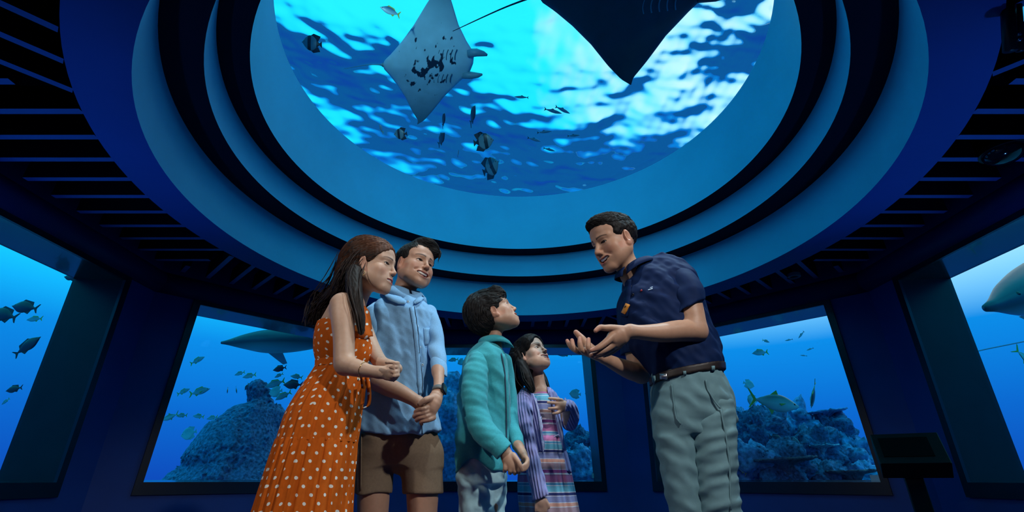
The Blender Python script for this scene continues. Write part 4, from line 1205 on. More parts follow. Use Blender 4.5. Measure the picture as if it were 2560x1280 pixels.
def build_woman():
    S = Pose(1.85)
    g = person(845, 1.87, 'woman in long orange polka-dot dress with half-up dark hair holding an arm')
    h = Head(S.p(933, 669), (.975, -.17, .0), (.08, 0, 1), .99, smile=.2, opened=.25, fem=1)
    body = Field(); h.add_to(body)
    S.chain(body, [(921, 690, .02, 25), (905, 722, .03, 25), (884, 760, .03, 28)], .02)
    S.stack(body, [(745, 850, 895, .02, 40), (775, 828, 905, .01, 62), (810, 806, 908, 0, 62), (850, 800, 915, 0, 55), (915, 805, 905, 0, 48), (1000, 785, 875, 0, 50)], .04, 2.2)
    # near (right) arm
    S.chain(body, [(856, 762, -.10, 31), (857, 800, -.12, 28.5), (860, 850, -.13, 26), (860, 900, -.14, 25.5), (862, 915, -.14, 22)], .02)
    S.chain(body, [(863, 912, -.14, 22), (888, 919, -.165, 22), (920, 927, -.18, 16.5), (948, 931, -.19, 14)], .02)
    S.chain(body, [(948, 931, -.19, 14), (962, 932, -.195, 16), (978, 934, -.195, 14)], .01, flat=((0, 1, 0), .75))
    for a in ([(966, 921, -.19, 8), (984, 916, -.205, 5.4), (995, 920, -.19, 5)], [(972, 928, -.2, 7), (988, 930, -.215, 5.2), (994, 935, -.20, 4.6)],
              [(970, 938, -.2, 8), (984, 941, -.21, 6), (990, 946, -.195, 5)], [(966, 943, -.195, 7.5), (976, 948, -.2, 5.4), (984, 951, -.195, 4.4)]):
        finger(S, body, a)
    # far hand laid over it
    S.chain(body, [(900, 790, .12, 20), (925, 860, .10, 20), (950, 905, .0, 18), (978, 915, -.14, 15), (992, 922, -.17, 14)], .02)
    for y0, y1, x1 in ((908, 906, 966), (917, 919, 975), (928, 931, 978), (938, 942, 983)):
        finger(S, body, [(990, y0 + 2, -.18, 6), (995, y0, -.215, 5.2), (986, (y0 + y1) / 2, -.238, 5), (x1, y1, -.230, 4.0)])
    S.chain(body, [(815, 1000, .02, 36), (790, 1250, .02, 30), (790, 1500, .02, 22)], .03); S.chain(body, [(840, 1000, -.0, 36), (830, 1250, -.0, 30), (835, 1500, -.02, 22)], .03)
    bx = [(np.array((S.p(880, 700)[0], 1.55, S.p(880, 738)[2])), np.array((S.p(1000, 700)[0], 2.2, S.p(900, 578)[2])), .0019),
          (np.array((S.p(942, 930)[0], 1.55, S.p(950, 958, -.2)[2])), np.array((S.p(1004, 930)[0], 1.76, S.p(950, 896, -.2)[2])), .0019)]
    sdf_object('body', body, .0045, M_SKIN, g, bx, 1, lambda V: h.color(V, SKIN_WOMAN, (.50, .10, .10), (.03, .018, .014)))
    h.eyes(g, (.97, -.10, .12)); h.teeth(g)
    # hair
    f = Field()
    def HE(c, r, kk=.014, mode='add'): f.ell(h.w(c), np.array(r) * h.k, kk * h.k, h.R, mode)
    HE((0, -.020, .042), (.089, .112, .100)); HE((0, -.060, .062), (.074, .080, .088), .03)
    f.half(h.w((0, .122, .078)), h.R @ np.array((0, .90, -.43)))
    HE((0, .110, .038), (.052, .046, .046), .008, 'sub')
    for x in (-1, 1):
        HE((x * .088, -.004, -.016), (.020, .017, .030), .005, 'sub')
    f.half(h.w((0, -.005, -.030)), h.R @ np.array((0, .72, -.69)))
    S.chain(f, [(880, 650, .02, 32), (868, 690, .0, 32), (858, 725, .0, 30), (832, 752, .03, 28), (812, 780, .05, 25), (798, 806, .06, 14)], .03)
    S.chain(f, [(885, 680, -.07, 20), (885, 720, -.10, 20), (893, 760, -.12, 15), (901, 800, -.125, 12), (903, 830, -.125, 8)], .02)
    f.fold(waves(51, 18, .012, .0014, (1, .6, .15), .25))
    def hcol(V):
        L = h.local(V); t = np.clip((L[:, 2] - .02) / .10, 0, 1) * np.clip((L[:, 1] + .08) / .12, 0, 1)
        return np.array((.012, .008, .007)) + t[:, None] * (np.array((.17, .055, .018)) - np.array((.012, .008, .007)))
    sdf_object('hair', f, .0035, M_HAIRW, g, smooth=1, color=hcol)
    st = hair_ribbons(S, [[(905, 640, -.04, 20), (872, 680, -.04, 26), (858, 725, -.02, 26), (830, 755, .02, 26), (800, 785, .05, 24), (786, 812, .05, 16)],
                          [(880, 640, .0, 24), (860, 690, .02, 24), (840, 730, .05, 26), (805, 755, .06, 22), (785, 790, .06, 16), (772, 806, .06, 10)]], 120, 5, .0017, .004)
    st += hair_ribbons(S, [[(900, 660, -.07, 12), (884, 700, -.10, 16), (888, 740, -.125, 14), (897, 785, -.135, 10), (904, 836, -.135, 7)]], 60, 6, .0015, .003)
    tubes_mesh('hair_strands', st, M_STRANDW, g)
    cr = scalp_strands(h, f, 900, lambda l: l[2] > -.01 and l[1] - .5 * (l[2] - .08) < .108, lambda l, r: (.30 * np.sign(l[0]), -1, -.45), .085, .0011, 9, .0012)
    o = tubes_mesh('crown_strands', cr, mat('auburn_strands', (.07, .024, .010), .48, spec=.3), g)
    # earring, bracelet
    e = h.w((.086, .004, -.052)); mb = MB(); mb.tube([Vector(e) - g.location + Vector((.006 * math.cos(t), .0, -.010 + .010 * math.sin(t))) for t in np.linspace(0, 6.28, 17)], .0011, 6); mb.build('earring', M_GOLD, g, True)
    c, ax = S.p(909, 924, -.175), S.p(925, 927, -.18) - S.p(890, 920, -.165); R = rot_from(ax, (0, 0, 1)); r = S.r(19.2, 924, -.17); mb = MB()
    mb.tube([Vector(c + R @ (np.array((math.cos(t), .03 * math.sin(7 * t), math.sin(t))) * r)) - g.location for t in np.linspace(0, 2 * math.pi, 60)], .0012, 6)
    p0 = Vector(c + R @ (np.array((.25, .0, -.98)) * r)) - g.location + Vector((0, -.012, 0))
    mb.tube([p0, p0 + Vector((-.001, -.002, -.018))], .0016, 6); mb.build('bracelet', M_GOLD, g, True)
    # dress: gathered bodice, waistband, two-tier skirt
    rng = np.random.default_rng(8); ph = rng.uniform(0, 6.28, 6)
    def pl(n1, n2, a0, a1):
        return lambda th, v: (a0 + (a1 - a0) * v) * (np.sin(n1 * th + ph[0] + 1.5 * v) + .7 * np.sin(n2 * th + ph[1] - v) + .5 * np.sin((n1 * 2 + 5) * th + ph[2]))
    bod = S.rows([(812, 797, 903, .0, 60), (830, 791, 915, .0, 66), (855, 788, 926, -.0, 68), (880, 788, 926, 0, 64), (898, 791, 921, 0, 58), (909, 793, 916, 0, 54)])
    dr = empty('dress', (0, 0, 0)); dr.parent = g; dr.location = (0, 0, 0)
    class Off:                                  # children of the dress share the person's origin
        location = g.location
    def sub(name, fn):
        o = fn(); return o
    o = loft('bodice', bod, M_DOT, g, 150, pl(19, 31, .006, .012), nv=40); o.parent = dr
    # front panel rising to the halter neck
    nk = Field(); S.stack(nk, [(768, 880, 912, -.01, 30), (790, 868, 921, -.005, 50), (815, 850, 924, 0, 64), (850, 840, 927, 0, 66)], .02, 2.2)
    ribb = []
    V, Q, UVs = [], [], []
    nn, mm = 22, 16
    for i in range(nn):
        t = i / (nn - 1); py = 768 + (842 - 768) * t
        xl = 886 - 30 * t; xr = np.interp(py, [768, 781, 800, 842], [909, 919, 923, 928]) - 1.5
        for j in range(mm):
            px = xl + (xr - xl) * j / (mm - 1); p = hit(nk, px, py, S.Y); n2 = outward(nk, p); V.append(p + n2 * .006); UVs.append(((px - 860) * .0017, (py - 812) * .0017))
    for i in range(nn - 1):
        for j in range(mm - 1): Q.append((i * mm + j, i * mm + j + 1, (i + 1) * mm + j + 1, (i + 1) * mm + j))
    me = quads_mesh('halter_front', np.array(V) - np.array(g.location), Q); uvl = me.uv_layers.new(name='UVMap')
    uvl.data.foreach_set('uv', np.array(UVs)[np.array(Q).ravel()].astype(np.float32).ravel())
    o = ob('halter_front', me, M_DOT, dr); md = o.modifiers.new('solid', 'SOLIDIFY'); md.thickness = .004
    wb = S.rows([(906, 790, 918, 0, 56), (914, 790, 918, 0, 57), (923, 788, 917, 0, 58)])
    o = loft('waistband', wb, M_DOT, g, 120, None, nv=12); o.parent = dr
    sk = S.rows([(921, 790, 917, 0, 56), (945, 776, 916, 0, 66), (985, 750, 907, 0, 78), (1030, 724, 900, 0, 88), (1070, 709, 895, 0, 94), (1106, 699, 889, 0, 98)])
    o = loft('upper_skirt', sk, M_DOT, g, 200, pl(23, 37, .016, .014), nv=70); o.parent = dr
    s2 = S.rows([(1100, 701, 889, 0, 98), (1112, 696, 888, 0, 101), (1150, 683, 885, 0, 106), (1200, 667, 880, 0, 112), (1250, 652, 876, 0, 118), (1320, 632, 872, 0, 126), (1420, 610, 868, 0, 134), (1500, 598, 866, 0, 138)])
    o = loft('lower_skirt', s2, M_DOT, g, 240, pl(29, 47, .020, .020), nv=90); o.parent = dr
    # sash ends
    V, Q = [], []
    for rows in ([(905, 940, -.12), (909, 975, -.13), (906, 1012, -.13)], [(918, 940, -.10), (924, 985, -.11), (921, 1015, -.12), (908, 1022, -.13)]):
        pts = bez([S.p(*r) for r in rows], 16); b = len(V)
        for i, p in enumerate(pts):
            for sgn in (-1, 1): V.append(p + np.array((sgn * S.r(4, 980), 0, .0 + .003 * sgn)))
        for i in range(15): Q.append((b + 2 * i, b + 2 * i + 1, b + 2 * i + 3, b + 2 * i + 2))
    me = quads_mesh('sash', np.array(V) - np.array(g.location), Q); uvl = me.uv_layers.new(name='UVMap')
    uvl.data.foreach_set('uv', (np.array(V)[np.array(Q).ravel()][:, [0, 2]]).astype(np.float32).ravel())
    o = ob('sash', me, M_DOT, dr); md = o.modifiers.new('solid', 'SOLIDIFY'); md.thickness = .004
    sf = Field(); shoe(sf, S.p(790, 1500, .02) * (1, 1, 0), 0, .22); shoe(sf, S.p(835, 1500, -.02) * (1, 1, 0), 0, .22)
    sdf_object('shoes', sf, .008, M_SHOE, g)
build_woman()
# ------------------------------------------------------------------ the boy in the teal shirt
M_TEAL = mat('teal_linen', (.040, .34, .40), .8, spec=.2, noise=.10, nscale=150, bump=.2, bscale=800, sheen=.1)
M_PALE = mat('pale_mint_denim', (.42, .68, .76), .8, spec=.2, noise=.08, nscale=80, bump=.2, bscale=800)
SKIN_BOY = (.46, .27, .185)
def build_boy():
    S = Pose(2.20)
    g = person(1205, 2.22, 'boy in teal long-sleeved shirt and pale trousers looking up')
    h = Head(S.p(1236, 783), (.84, .02, .52), (-.52, 0, .85), .95, smile=.7, opened=.45, child=.7)
    body = Field(); h.add_to(body)
    S.chain(body, [(1238, 812, .02, 20), (1234, 842, .02, 20), (1228, 868, .02, 26)], .02)
    S.stack(body, [(875, 1195, 1245, .02, 35), (950, 1170, 1260, 0, 42), (1080, 1165, 1255, 0, 42), (1190, 1160, 1250, 0, 40)], .04)
    S.chain(body, [(1195, 905, -.08, 16), (1190, 1000, -.12, 17), (1200, 1060, -.14, 17), (1250, 1110, -.19, 14), (1262, 1128, -.2, 12)], .02)
    # near hand, back to the camera
    S.chain(body, [(1262, 1128, -.2, 14), (1272, 1148, -.21, 18), (1282, 1164, -.215, 17)], .012, flat=((0, 1, 0), .75))
    finger(S, body, [(1283, 1140, -.215, 9), (1294, 1152, -.235, 6.6), (1300, 1164, -.24, 6), (1304, 1175, -.235, 4.8)])
    for x, y in ((1262, 1176), (1275, 1181), (1287, 1182), (1297, 1180)):
        finger(S, body, [(x + 2, y - 16, -.215, 6.5), (x + 1, y - 4, -.222, 5.8), (x, y + 1, -.205, 5.2), (x + 2, y - 3, -.185, 4.6)])
    # far hand hooked into it
    S.chain(body, [(1270, 960, .12, 16), (1278, 1060, .08, 15), (1297, 1118, -.08, 13)], .02)
    S.chain(body, [(1297, 1118, -.08, 11), (1306, 1134, -.11, 12), (1312, 1146, -.13, 9)], .01)
    for dy in (0, 5, 10):
        finger(S, body, [(1312, 1142 + dy, -.13, 6.5), (1319, 1150 + dy, -.16, 5.2), (1314, 1161 + dy, -.19, 5), (1304, 1166 + dy, -.205, 4.4)])
    for x in (1186, 1236): S.chain(body, [(x, 1190, 0, 18), (x, 1330, 0, 16), (x, 1480, 0, 14)], .03)
    bx = [(np.array((S.p(1195, 800)[0], 1.85, S.p(1195, 862)[2])), np.array((S.p(1305, 800)[0], 2.6, S.p(1200, 722)[2])), .0020),
          (np.array((S.p(1246, 1150)[0], 1.9, S.p(1250, 1196, -.2)[2])), np.array((S.p(1330, 1150)[0], 2.16, S.p(1250, 1118, -.2)[2])), .0020)]
    sdf_object('body', body, .005, M_SKIN, g, bx, 1, lambda V: h.color(V, SKIN_BOY, (.40, .13, .11)))
    h.eyes(g, (.80, -.02, .60)); h.teeth(g)
    f = Field()
    def HE(c, r, kk=.014, mode='add'): f.ell(h.w(c), np.array(r) * h.k, kk * h.k, h.R, mode)
    HE((0, -.030, .040), (.092, .116, .100)); HE((0, -.060, -.010), (.078, .075, .080), .03); HE((0, .058, .088), (.060, .036, .034), .02); HE((0, .078, .062), (.052, .022, .028), .015)
    HE((0, -.075, .095), (.035, .030, .022), .012); HE((0, -.040, .125), (.04, .04, .018), .012)
    f.half(h.w((0, .094, .046)), h.R @ np.array((0, .80, -.60)))
    for x in (-1, 1): HE((x * .094, -.006, -.016), (.026, .022, .032), .005, 'sub'); HE((x * .075, .062, -.01), (.03, .034, .030), .008, 'sub')
    f.half(h.w((0, -.02, -.052)), h.R @ np.array((0, .45, -.89)))
    f.fold(waves(61, 16, .014, .0016))
    sdf_object('hair', f, .0034, M_HAIR, g, smooth=1)
    st = scalp_strands(h, f, 800, lambda l: l[2] > .02 and l[1] - .8 * (l[2] - .08) < .10, lambda l, r: (.1, 1, -.3) if l[1] > -.03 else (.1 * np.sign(l[0]), -.6, -1), .060, .0014, 3, .006)
    st += scalp_strands(h, f, 400, lambda l: l[2] < .04 and l[1] < .0 and l[2] > -.09, lambda l, r: (0, .1, -1), .045, .0013, 4, .002)
    tubes_mesh('hair_strands', st, M_STRAND, g)
    # shirt
    sh = Field()
    S.stack(sh, [(852, 1206, 1238, .02, 26), (866, 1188, 1252, .02, 42), (882, 1172, 1262, .01, 50), (900, 1160, 1267, 0, 54), (940, 1151, 1272, 0, 56), (980, 1147, 1275, 0, 56), (1030, 1144, 1276, 0, 56),
                 (1090, 1142, 1275, 0, 57), (1150, 1138, 1270, 0, 58), (1200, 1135, 1268, 0, 60)], .02, 2.3)
    S.chain(sh, [(1244, 826, 0, 24), (1240, 856, 0, 20)], .01, mode='sub')
    sh.fold(waves(62, 9, .10, .006, (1, .3, .4), .35)); sh.fold(waves(63, 7, .045, .0025, (.8, .4, .8), .5))
    zside, x0 = S.p(1184, 1148)[2], S.p(1186, 1148)[0]
    def hem(p):
        t = np.clip(np.abs(p[..., 0] - x0) / .085, 0, 1)
        back = p[..., 0] < x0
        low = np.where(back, S.p(1140, 1184)[2], S.p(1250, 1178)[2])
        return p[..., 2] - (zside + (low - zside) * (t * t * (3 - 2 * t)))
    sh._add(hem, [-5, 1, -5], [5, 4, 5], .002, 'sub')
    sdf_object('shirt', sh, .0046, M_TEAL, g, smooth=2)
    cut_sleeve('sleeve', S, [(1200, 898, -.05, 26), (1190, 930, -.085, 32), (1186, 985, -.115, 33), (1190, 1035, -.13, 32), (1208, 1075, -.15, 32), (1235, 1102, -.18, 28), (1258, 1126, -.20, 24), (1270, 1140, -.21, 23)],
               S.p(1272, 1117, -.2), S.p(1241, 1151, -.2), M_TEAL, g, [(1246, 1112, -.19, 13), (1272, 1142, -.21, 15)], 64, .0030, .05)
    cut_sleeve('cuff', S, [(1240, 1106, -.185, 26), (1256, 1124, -.20, 26), (1270, 1140, -.21, 26)], S.p(1274, 1115, -.2), S.p(1240, 1153, -.2), M_TEAL, g, [(1250, 1118, -.19, 14), (1272, 1142, -.21, 18)], 65, 0)
    cut_sleeve('sleeve', S, [(1258, 905, .08, 22), (1268, 980, .10, 24), (1276, 1050, .06, 20), (1294, 1108, -.05, 16), (1300, 1130, -.07, 15)], S.p(1310, 1114, -.07), S.p(1286, 1124, -.07), M_TEAL, g, [(1296, 1112, -.06, 8), (1302, 1135, -.08, 9)], 66, .003)
    leaf_collar('collar', S.p(1228, 846, .02), (-.42, 0, .90), (1, -.12, .35), .062, .032, .020, .028, .10, M_TEAL, g, rise=.012)
    ribbon('placket', sh, S.Y, [(1258, 886), (1266, 930), (1269, 1000), (1270, 1080), (1268, 1160)], 8, M_TEAL, g, .003, .004, 24)
    ribbon('placket_seam', sh, S.Y, [(1252, 884), (1261, 930), (1264, 1000), (1265, 1080), (1263, 1160)], 2.2, M_THREAD, g, .0035, .001, 24)
    for px, py in ((1266, 900), (1271, 985), (1271, 1065)): stud('button', sh, S.Y, px, py, 2.4, M_PEARL, g)
    tr = Field()
    S.stack(tr, [(1140, 1158, 1256, 0, 46), (1175, 1146, 1264, 0, 54), (1210, 1142, 1265, 0, 54)], .02, 2.3)
    S.chain(tr, [(1184, 1195, -.02, 42), (1188, 1250, -.02, 42), (1190, 1330, -.02, 38), (1190, 1470, -.02, 33)], .02)
    S.chain(tr, [(1236, 1195, .02, 32), (1237, 1250, .02, 28), (1236, 1330, .02, 26), (1236, 1470, .02, 26)], .02)
    tr.fold(waves(67, 9, .06, .004, (.4, .2, 1), .4))
    sdf_object('trousers', tr, .005, M_PALE, g, smooth=2)
    sf = Field(); shoe(sf, S.p(1190, 1480, -.02) * (1, 1, 0), 0, .22); shoe(sf, S.p(1236, 1480, .04) * (1, 1, 0), 0, .22)
    sdf_object('shoes', sf, .008, M_SHOE, g)
build_boy()

# ------------------------------------------------------------------ the girl in the lavender cardigan
def stripe_material(name, period, stripes, scale_v=1.0):
    """horizontal woven stripes along the V coordinate, with thin pale lines between"""
    m = mat(name, (.5, .5, .7), .85, spec=.15, noise=.08, nscale=200, bump=.15, bscale=900)
    N, L = m.node_tree.nodes, m.node_tree.links; b = N['Principled BSDF']
    mul = [n for n in N if n.bl_idname == 'ShaderNodeMix'][0]
    uv = N.new('ShaderNodeUVMap'); uv.uv_map = 'UVMap'; sp = N.new('ShaderNodeSeparateXYZ'); L.new(uv.outputs[0], sp.inputs[0])
    dv = N.new('ShaderNodeMath'); dv.operation = 'DIVIDE'; dv.inputs[1].default_value = period; L.new(sp.outputs['Y'], dv.inputs[0])
    fr = N.new('ShaderNodeMath'); fr.operation = 'FRACT'; L.new(dv.outputs[0], fr.inputs[0])
    rp = N.new('ShaderNodeValToRGB'); rp.color_ramp.interpolation = 'CONSTANT'; e = rp.color_ramp.elements
    e[0].position, e[0].color = 0, stripes[0][1] + (1,); e[1].position, e[1].color = stripes[1][0], stripes[1][1] + (1,)
    for p, c in stripes[2:]: q = e.new(p); q.color = c + (1,)
    L.new(fr.outputs[0], rp.inputs[0]); L.new(rp.outputs[0], mul.inputs['A'])
    return m
WH = (.60, .62, .72)
M_STRIPE = stripe_material('striped_cotton', .176, [(0, (.36, .16, .32)), (.03, (.48, .17, .36)), (.17, WH), (.19, (.10, .34, .56)), (.24, WH), (.255, (.14, .45, .62)), (.39, (.60, .64, .75)), (.41, (.03, .04, .16)), (.47, WH),
    (.485, (.22, .26, .50)), (.62, WH), (.635, (.62, .33, .27)), (.71, WH), (.73, (.38, .27, .33)), (.87, WH), (.885, (.30, .08, .28)), (.96, WH)])
M_LAV = mat('lavender_rib_knit', (.27, .28, .60), .9, spec=.1, noise=.10, nscale=60, bump=.2, bscale=500, sheen=.3)
def rib_knit():
    m = M_LAV; N, L = m.node_tree.nodes, m.node_tree.links
    tc = N.new('ShaderNodeTexCoord'); wv = N.new('ShaderNodeTexWave'); wv.wave_type = 'BANDS'; wv.bands_direction = 'X'
    wv.inputs['Scale'].default_value = 26; wv.inputs['Distortion'].default_value = .6; wv.inputs['Detail'].default_value = 1
    mp = N.new('ShaderNodeMapping'); mp.inputs['Rotation'].default_value = (0, .22, .3); L.new(tc.outputs['Object'], mp.inputs[0]); L.new(mp.outputs[0], wv.inputs['Vector'])
    bp = N.new('ShaderNodeBump'); bp.inputs['Strength'].default_value = .9; bp.inputs['Distance'].default_value = .006; L.new(wv.outputs['Fac'], bp.inputs['Height'])
    L.new(bp.outputs[0], N['Principled BSDF'].inputs['Normal'])
rib_knit()
M_LACE = mat('pale_lace_edging', (.45, .50, .75), .9, spec=.1, noise=.3, nscale=200)
SKIN_GIRL = (.52, .32, .235)
def build_girl():
    S = Pose(2.42)
    g = person(1360, 2.44, 'laughing girl in lavender knit cardigan over striped dress, hand on chest')
    h = Head(S.p(1329, 890), (.64, -.60, .45), (-.28, .24, .93), .88, smile=1.0, opened=.9, child=1, lid=.0026)
    body = Field(); h.add_to(body)
    S.chain(body, [(1338, 920, .02, 17), (1346, 948, .02, 15.5), (1350, 975, .02, 18)], .015)
    S.stack(body, [(975, 1325, 1375, .02, 26), (1010, 1312, 1385, .01, 32), (1090, 1325, 1390, 0, 30), (1200, 1325, 1405, 0, 40)], .03)
    S.chain(body, [(1308, 995, -.06, 11), (1312, 1060, -.1, 11), (1325, 1140, -.13, 10), (1346, 1225, -.16, 9), (1350, 1246, -.165, 9)], .02)
    # hanging hand
    S.chain(body, [(1350, 1244, -.165, 11), (1352, 1258, -.17, 14)], .01, flat=((0, 1, 0), .7))
    for x, y in ((1341, 1276), (1350, 1281), (1358, 1283), (1365, 1281)): finger(S, body, [(x, y - 20, -.17, 5), (x, y - 8, -.175, 4.4), (x - 1, y + 2, -.17, 3.6)])
    finger(S, body, [(1362, 1250, -.17, 6), (1370, 1260, -.175, 4.6), (1373, 1269, -.175, 3.6)])
    # hand laid on the chest
    S.chain(body, [(1390, 1000, .04, 11), (1418, 1060, .0, 12), (1416, 1020, -.11, 11)], .02)
    S.chain(body, [(1416, 1017, -.11, 13), (1406, 1015, -.125, 14.5), (1400, 1014, -.13, 13)], .01, flat=((0, 1, 0), .6))
    for a, m, t in (((1404, 1001), (1388, 997), (1373, 996)), ((1402, 1009), (1385, 1007), (1369, 1006)), ((1402, 1019), (1386, 1020.5), (1372, 1021)), ((1403, 1027), (1393, 1032), (1383, 1034))):
        finger(S, body, [(a[0], a[1], -.13, 5), (m[0], m[1], -.14, 3.9), (t[0], t[1], -.135, 3.1)])
    for x in (1340, 1385): S.chain(body, [(x, 1200, 0, 22), (x, 1330, 0, 18), (x, 1440, 0, 13)], .03)
    bx = [(np.array((S.p(1290, 900)[0], 2.1, S.p(1290, 950)[2])), np.array((S.p(1385, 900)[0], 2.8, S.p(1330, 838)[2])), .0020),
          (np.array((S.p(1362, 1000)[0], 2.2, S.p(1362, 1042, -.13)[2])), np.array((S.p(1420, 1000)[0], 2.36, S.p(1362, 986, -.13)[2])), .0020)]
    sdf_object('body', body, .0048, M_SKIN, g, bx, 1, lambda V: h.color(V, SKIN_GIRL, (.45, .14, .13), (.03, .02, .018)))
    h.eyes(g, (.70, -.30, .65)); h.teeth(g, lower=False)
    f = Field()
    def HE(c, r, kk=.014, mode='add'): f.ell(h.w(c), np.array(r) * h.k, kk * h.k, h.R, mode)
    HE((0, -.026, .040), (.086, .108, .094)); HE((0, -.050, -.005), (.076, .080, .085), .03); HE((0, .028, .050), (.078, .068, .074), .02)
    f.half(h.w((0, .130, .088)), h.R @ np.array((0, .90, -.43)))
    HE((0, .110, .032), (.052, .044, .050), .008, 'sub')
    for x in (-1, 1): HE((x * .090, -.006, -.016), (.024, .022, .036), .005, 'sub')
    f.half(h.w((0, .0, -.06)), h.R @ np.array((0, .80, -.60)))
    S.chain(f, [(1298, 900, .0, 26), (1290, 930, .02, 26), (1288, 965, .03, 22), (1286, 1000, .04, 15)], .03)
    S.chain(f, [(1304, 915, -.05, 15), (1314, 940, -.07, 16), (1324, 962, -.08, 11), (1331, 978, -.085, 5)], .02)
    S.chain(f, [(1352, 935, .09, 10), (1360, 955, .06, 11), (1366, 972, .03, 9), (1370, 978, .02, 5)], .02)
    f.fold(waves(71, 14, .013, .0014, (1, .6, .15), .3))
    sdf_object('hair', f, .0038, M_HAIR, g, smooth=1)
    st = scalp_strands(h, f, 700, lambda l: l[2] > .0 and l[1] - .5 * (l[2] - .08) < .112, lambda l, r: (.35 * np.sign(l[0]), -1, -.5), .075, .0012, 3, .0012)
    st += hair_ribbons(S, [[(1296, 890, -.03, 14), (1288, 930, .0, 18), (1286, 965, .02, 16), (1287, 1004, .03, 12)], [(1306, 905, -.06, 8), (1314, 940, -.08, 12), (1326, 962, -.09, 9), (1334, 980, -.095, 5)],
                           [(1354, 930, .08, 6), (1362, 958, .05, 9), (1368, 972, .02, 7), (1375, 974, .02, 5)]], 60, 4, .0014, .003)
    tubes_mesh('hair_strands', st, M_STRAND, g)
    # striped dress
    ph = np.random.default_rng(3).uniform(0, 6.28, 6)
    def pl(n1, n2, a0, a1):
        return lambda th, v: (a0 + (a1 - a0) * v) * (np.sin(n1 * th + ph[0]) + .7 * np.sin(n2 * th + ph[1] - v) + .4 * np.sin((n1 * 2 + 3) * th + ph[2]))
    o = loft('dress_top', S.rows([(978, 1334, 1368, .02, 20), (986, 1326, 1380, .01, 28), (1000, 1318, 1388, .0, 33), (1040, 1322, 1392, 0, 35), (1070, 1328, 1396, 0, 34), (1093, 1332, 1402, 0, 34)]), M_STRIPE, g, 120, pl(11, 19, .004, .010), nv=50)
    o = loft('dress_skirt', S.rows([(1090, 1331, 1403, 0, 34), (1102, 1322, 1408, 0, 42), (1130, 1310, 1415, 0, 50), (1180, 1297, 1425, 0, 58), (1230, 1296, 1435, 0, 62), (1280, 1300, 1445, 0, 66), (1340, 1300, 1455, 0, 68), (1400, 1300, 1462, 0, 70)]),
             M_STRIPE, g, 200, pl(13, 22, .025, .035), nv=90)
    ds = Field(); S.stack(ds, [(978, 1334, 1368, .02, 20), (1000, 1318, 1388, .0, 33), (1093, 1332, 1402, 0, 34)], .02)
    ribbon('waist_ruffle', ds, S.Y, [(1362, 1098), (1382, 1094), (1403, 1088)], 7, M_LACE, g, .008, .004, 12)
    # cardigan
    cd = Field()
    S.stack(cd, [(972, 1318, 1378, .02, 26), (984, 1302, 1392, .01, 34), (1005, 1294, 1398, 0, 39), (1060, 1300, 1402, 0, 42), (1110, 1306, 1410, 0, 46), (1160, 1308, 1424, 0, 50), (1180, 1308, 1428, 0, 52)], .02, 2.2)
    S.chain(cd, [(1350, 940, -.02, 20), (1352, 985, -.05, 17)], .01, mode='sub')
    inner = S.rows([(960, 1334, 1366, .02, 15), (1000, 1313, 1389, .0, 31), (1060, 1316, 1391, 0, 34), (1110, 1321, 1399, 0, 37), (1190, 1320, 1416, 0, 44)]); cd.stack(inner, .002, 'sub', 2.2)
    # open front: remove a wedge facing the camera
    def wedge(p):
        z = p[..., 2]; zz = [S.p(1360, y)[2] for y in (1190, 1110, 1035, 985, 960)]
        xl = np.interp(z, zz, [S.p(x, y, -.1)[0] for x, y in ((1372, 1190), (1362, 1110), (1352, 1035), (1340, 985), (1340, 960))])
        xr = np.interp(z, zz, [S.p(x, y, -.1)[0] for x, y in ((1414, 1190), (1402, 1110), (1391, 1035), (1372, 985), (1368, 960))])
        return np.maximum(np.maximum(xl - p[..., 0], p[..., 0] - xr), p[..., 1] - S.Y + .0)
    cd._add(wedge, [-5, 1, -5], [5, 4, 5], .002, 'sub')
    cd.fold(waves(72, 6, .10, .003, (1, .2, .3), .3))
    sdf_object('cardigan', cd, .0038, M_LAV, g, smooth=1)
    ribbon('cardigan_edging', cd, S.Y, [(1336, 984), (1348, 1035), (1357, 1110), (1366, 1172)], 7, M_LACE, g, .003, .004, 20)
    cut_sleeve('sleeve', S, [(1318, 984, -.03, 17), (1309, 1005, -.07, 22), (1310, 1045, -.10, 23), (1318, 1100, -.12, 20), (1332, 1160, -.14, 20), (1346, 1215, -.16, 21), (1354, 1255, -.165, 23)], S.p(1331, 1250, -.16), S.p(1373, 1237, -.16), M_LAV, g,
               [(1346, 1218, -.16, 11), (1354, 1262, -.165, 14)], 73, .003)
    cut_sleeve('sleeve', S, [(1384, 985, .02, 14), (1396, 1000, .03, 18), (1416, 1035, .02, 19), (1424, 1056, .0, 20), (1428, 1040, -.05, 20), (1424, 1018, -.09, 17), (1410, 1014, -.12, 15)], S.p(1416, 1001, -.11), S.p(1411, 1033, -.11), M_LAV, g,
               [(1418, 1016, -.10, 8), (1405, 1014, -.125, 10)], 74, .002)
    sf = Field(); shoe(sf, S.p(1340, 1440) * (1, 1, 0), -.6, .2); shoe(sf, S.p(1385, 1440) * (1, 1, 0), -.6, .2)
    sdf_object('shoes', sf, .008, M_SHOE, g)
build_girl()
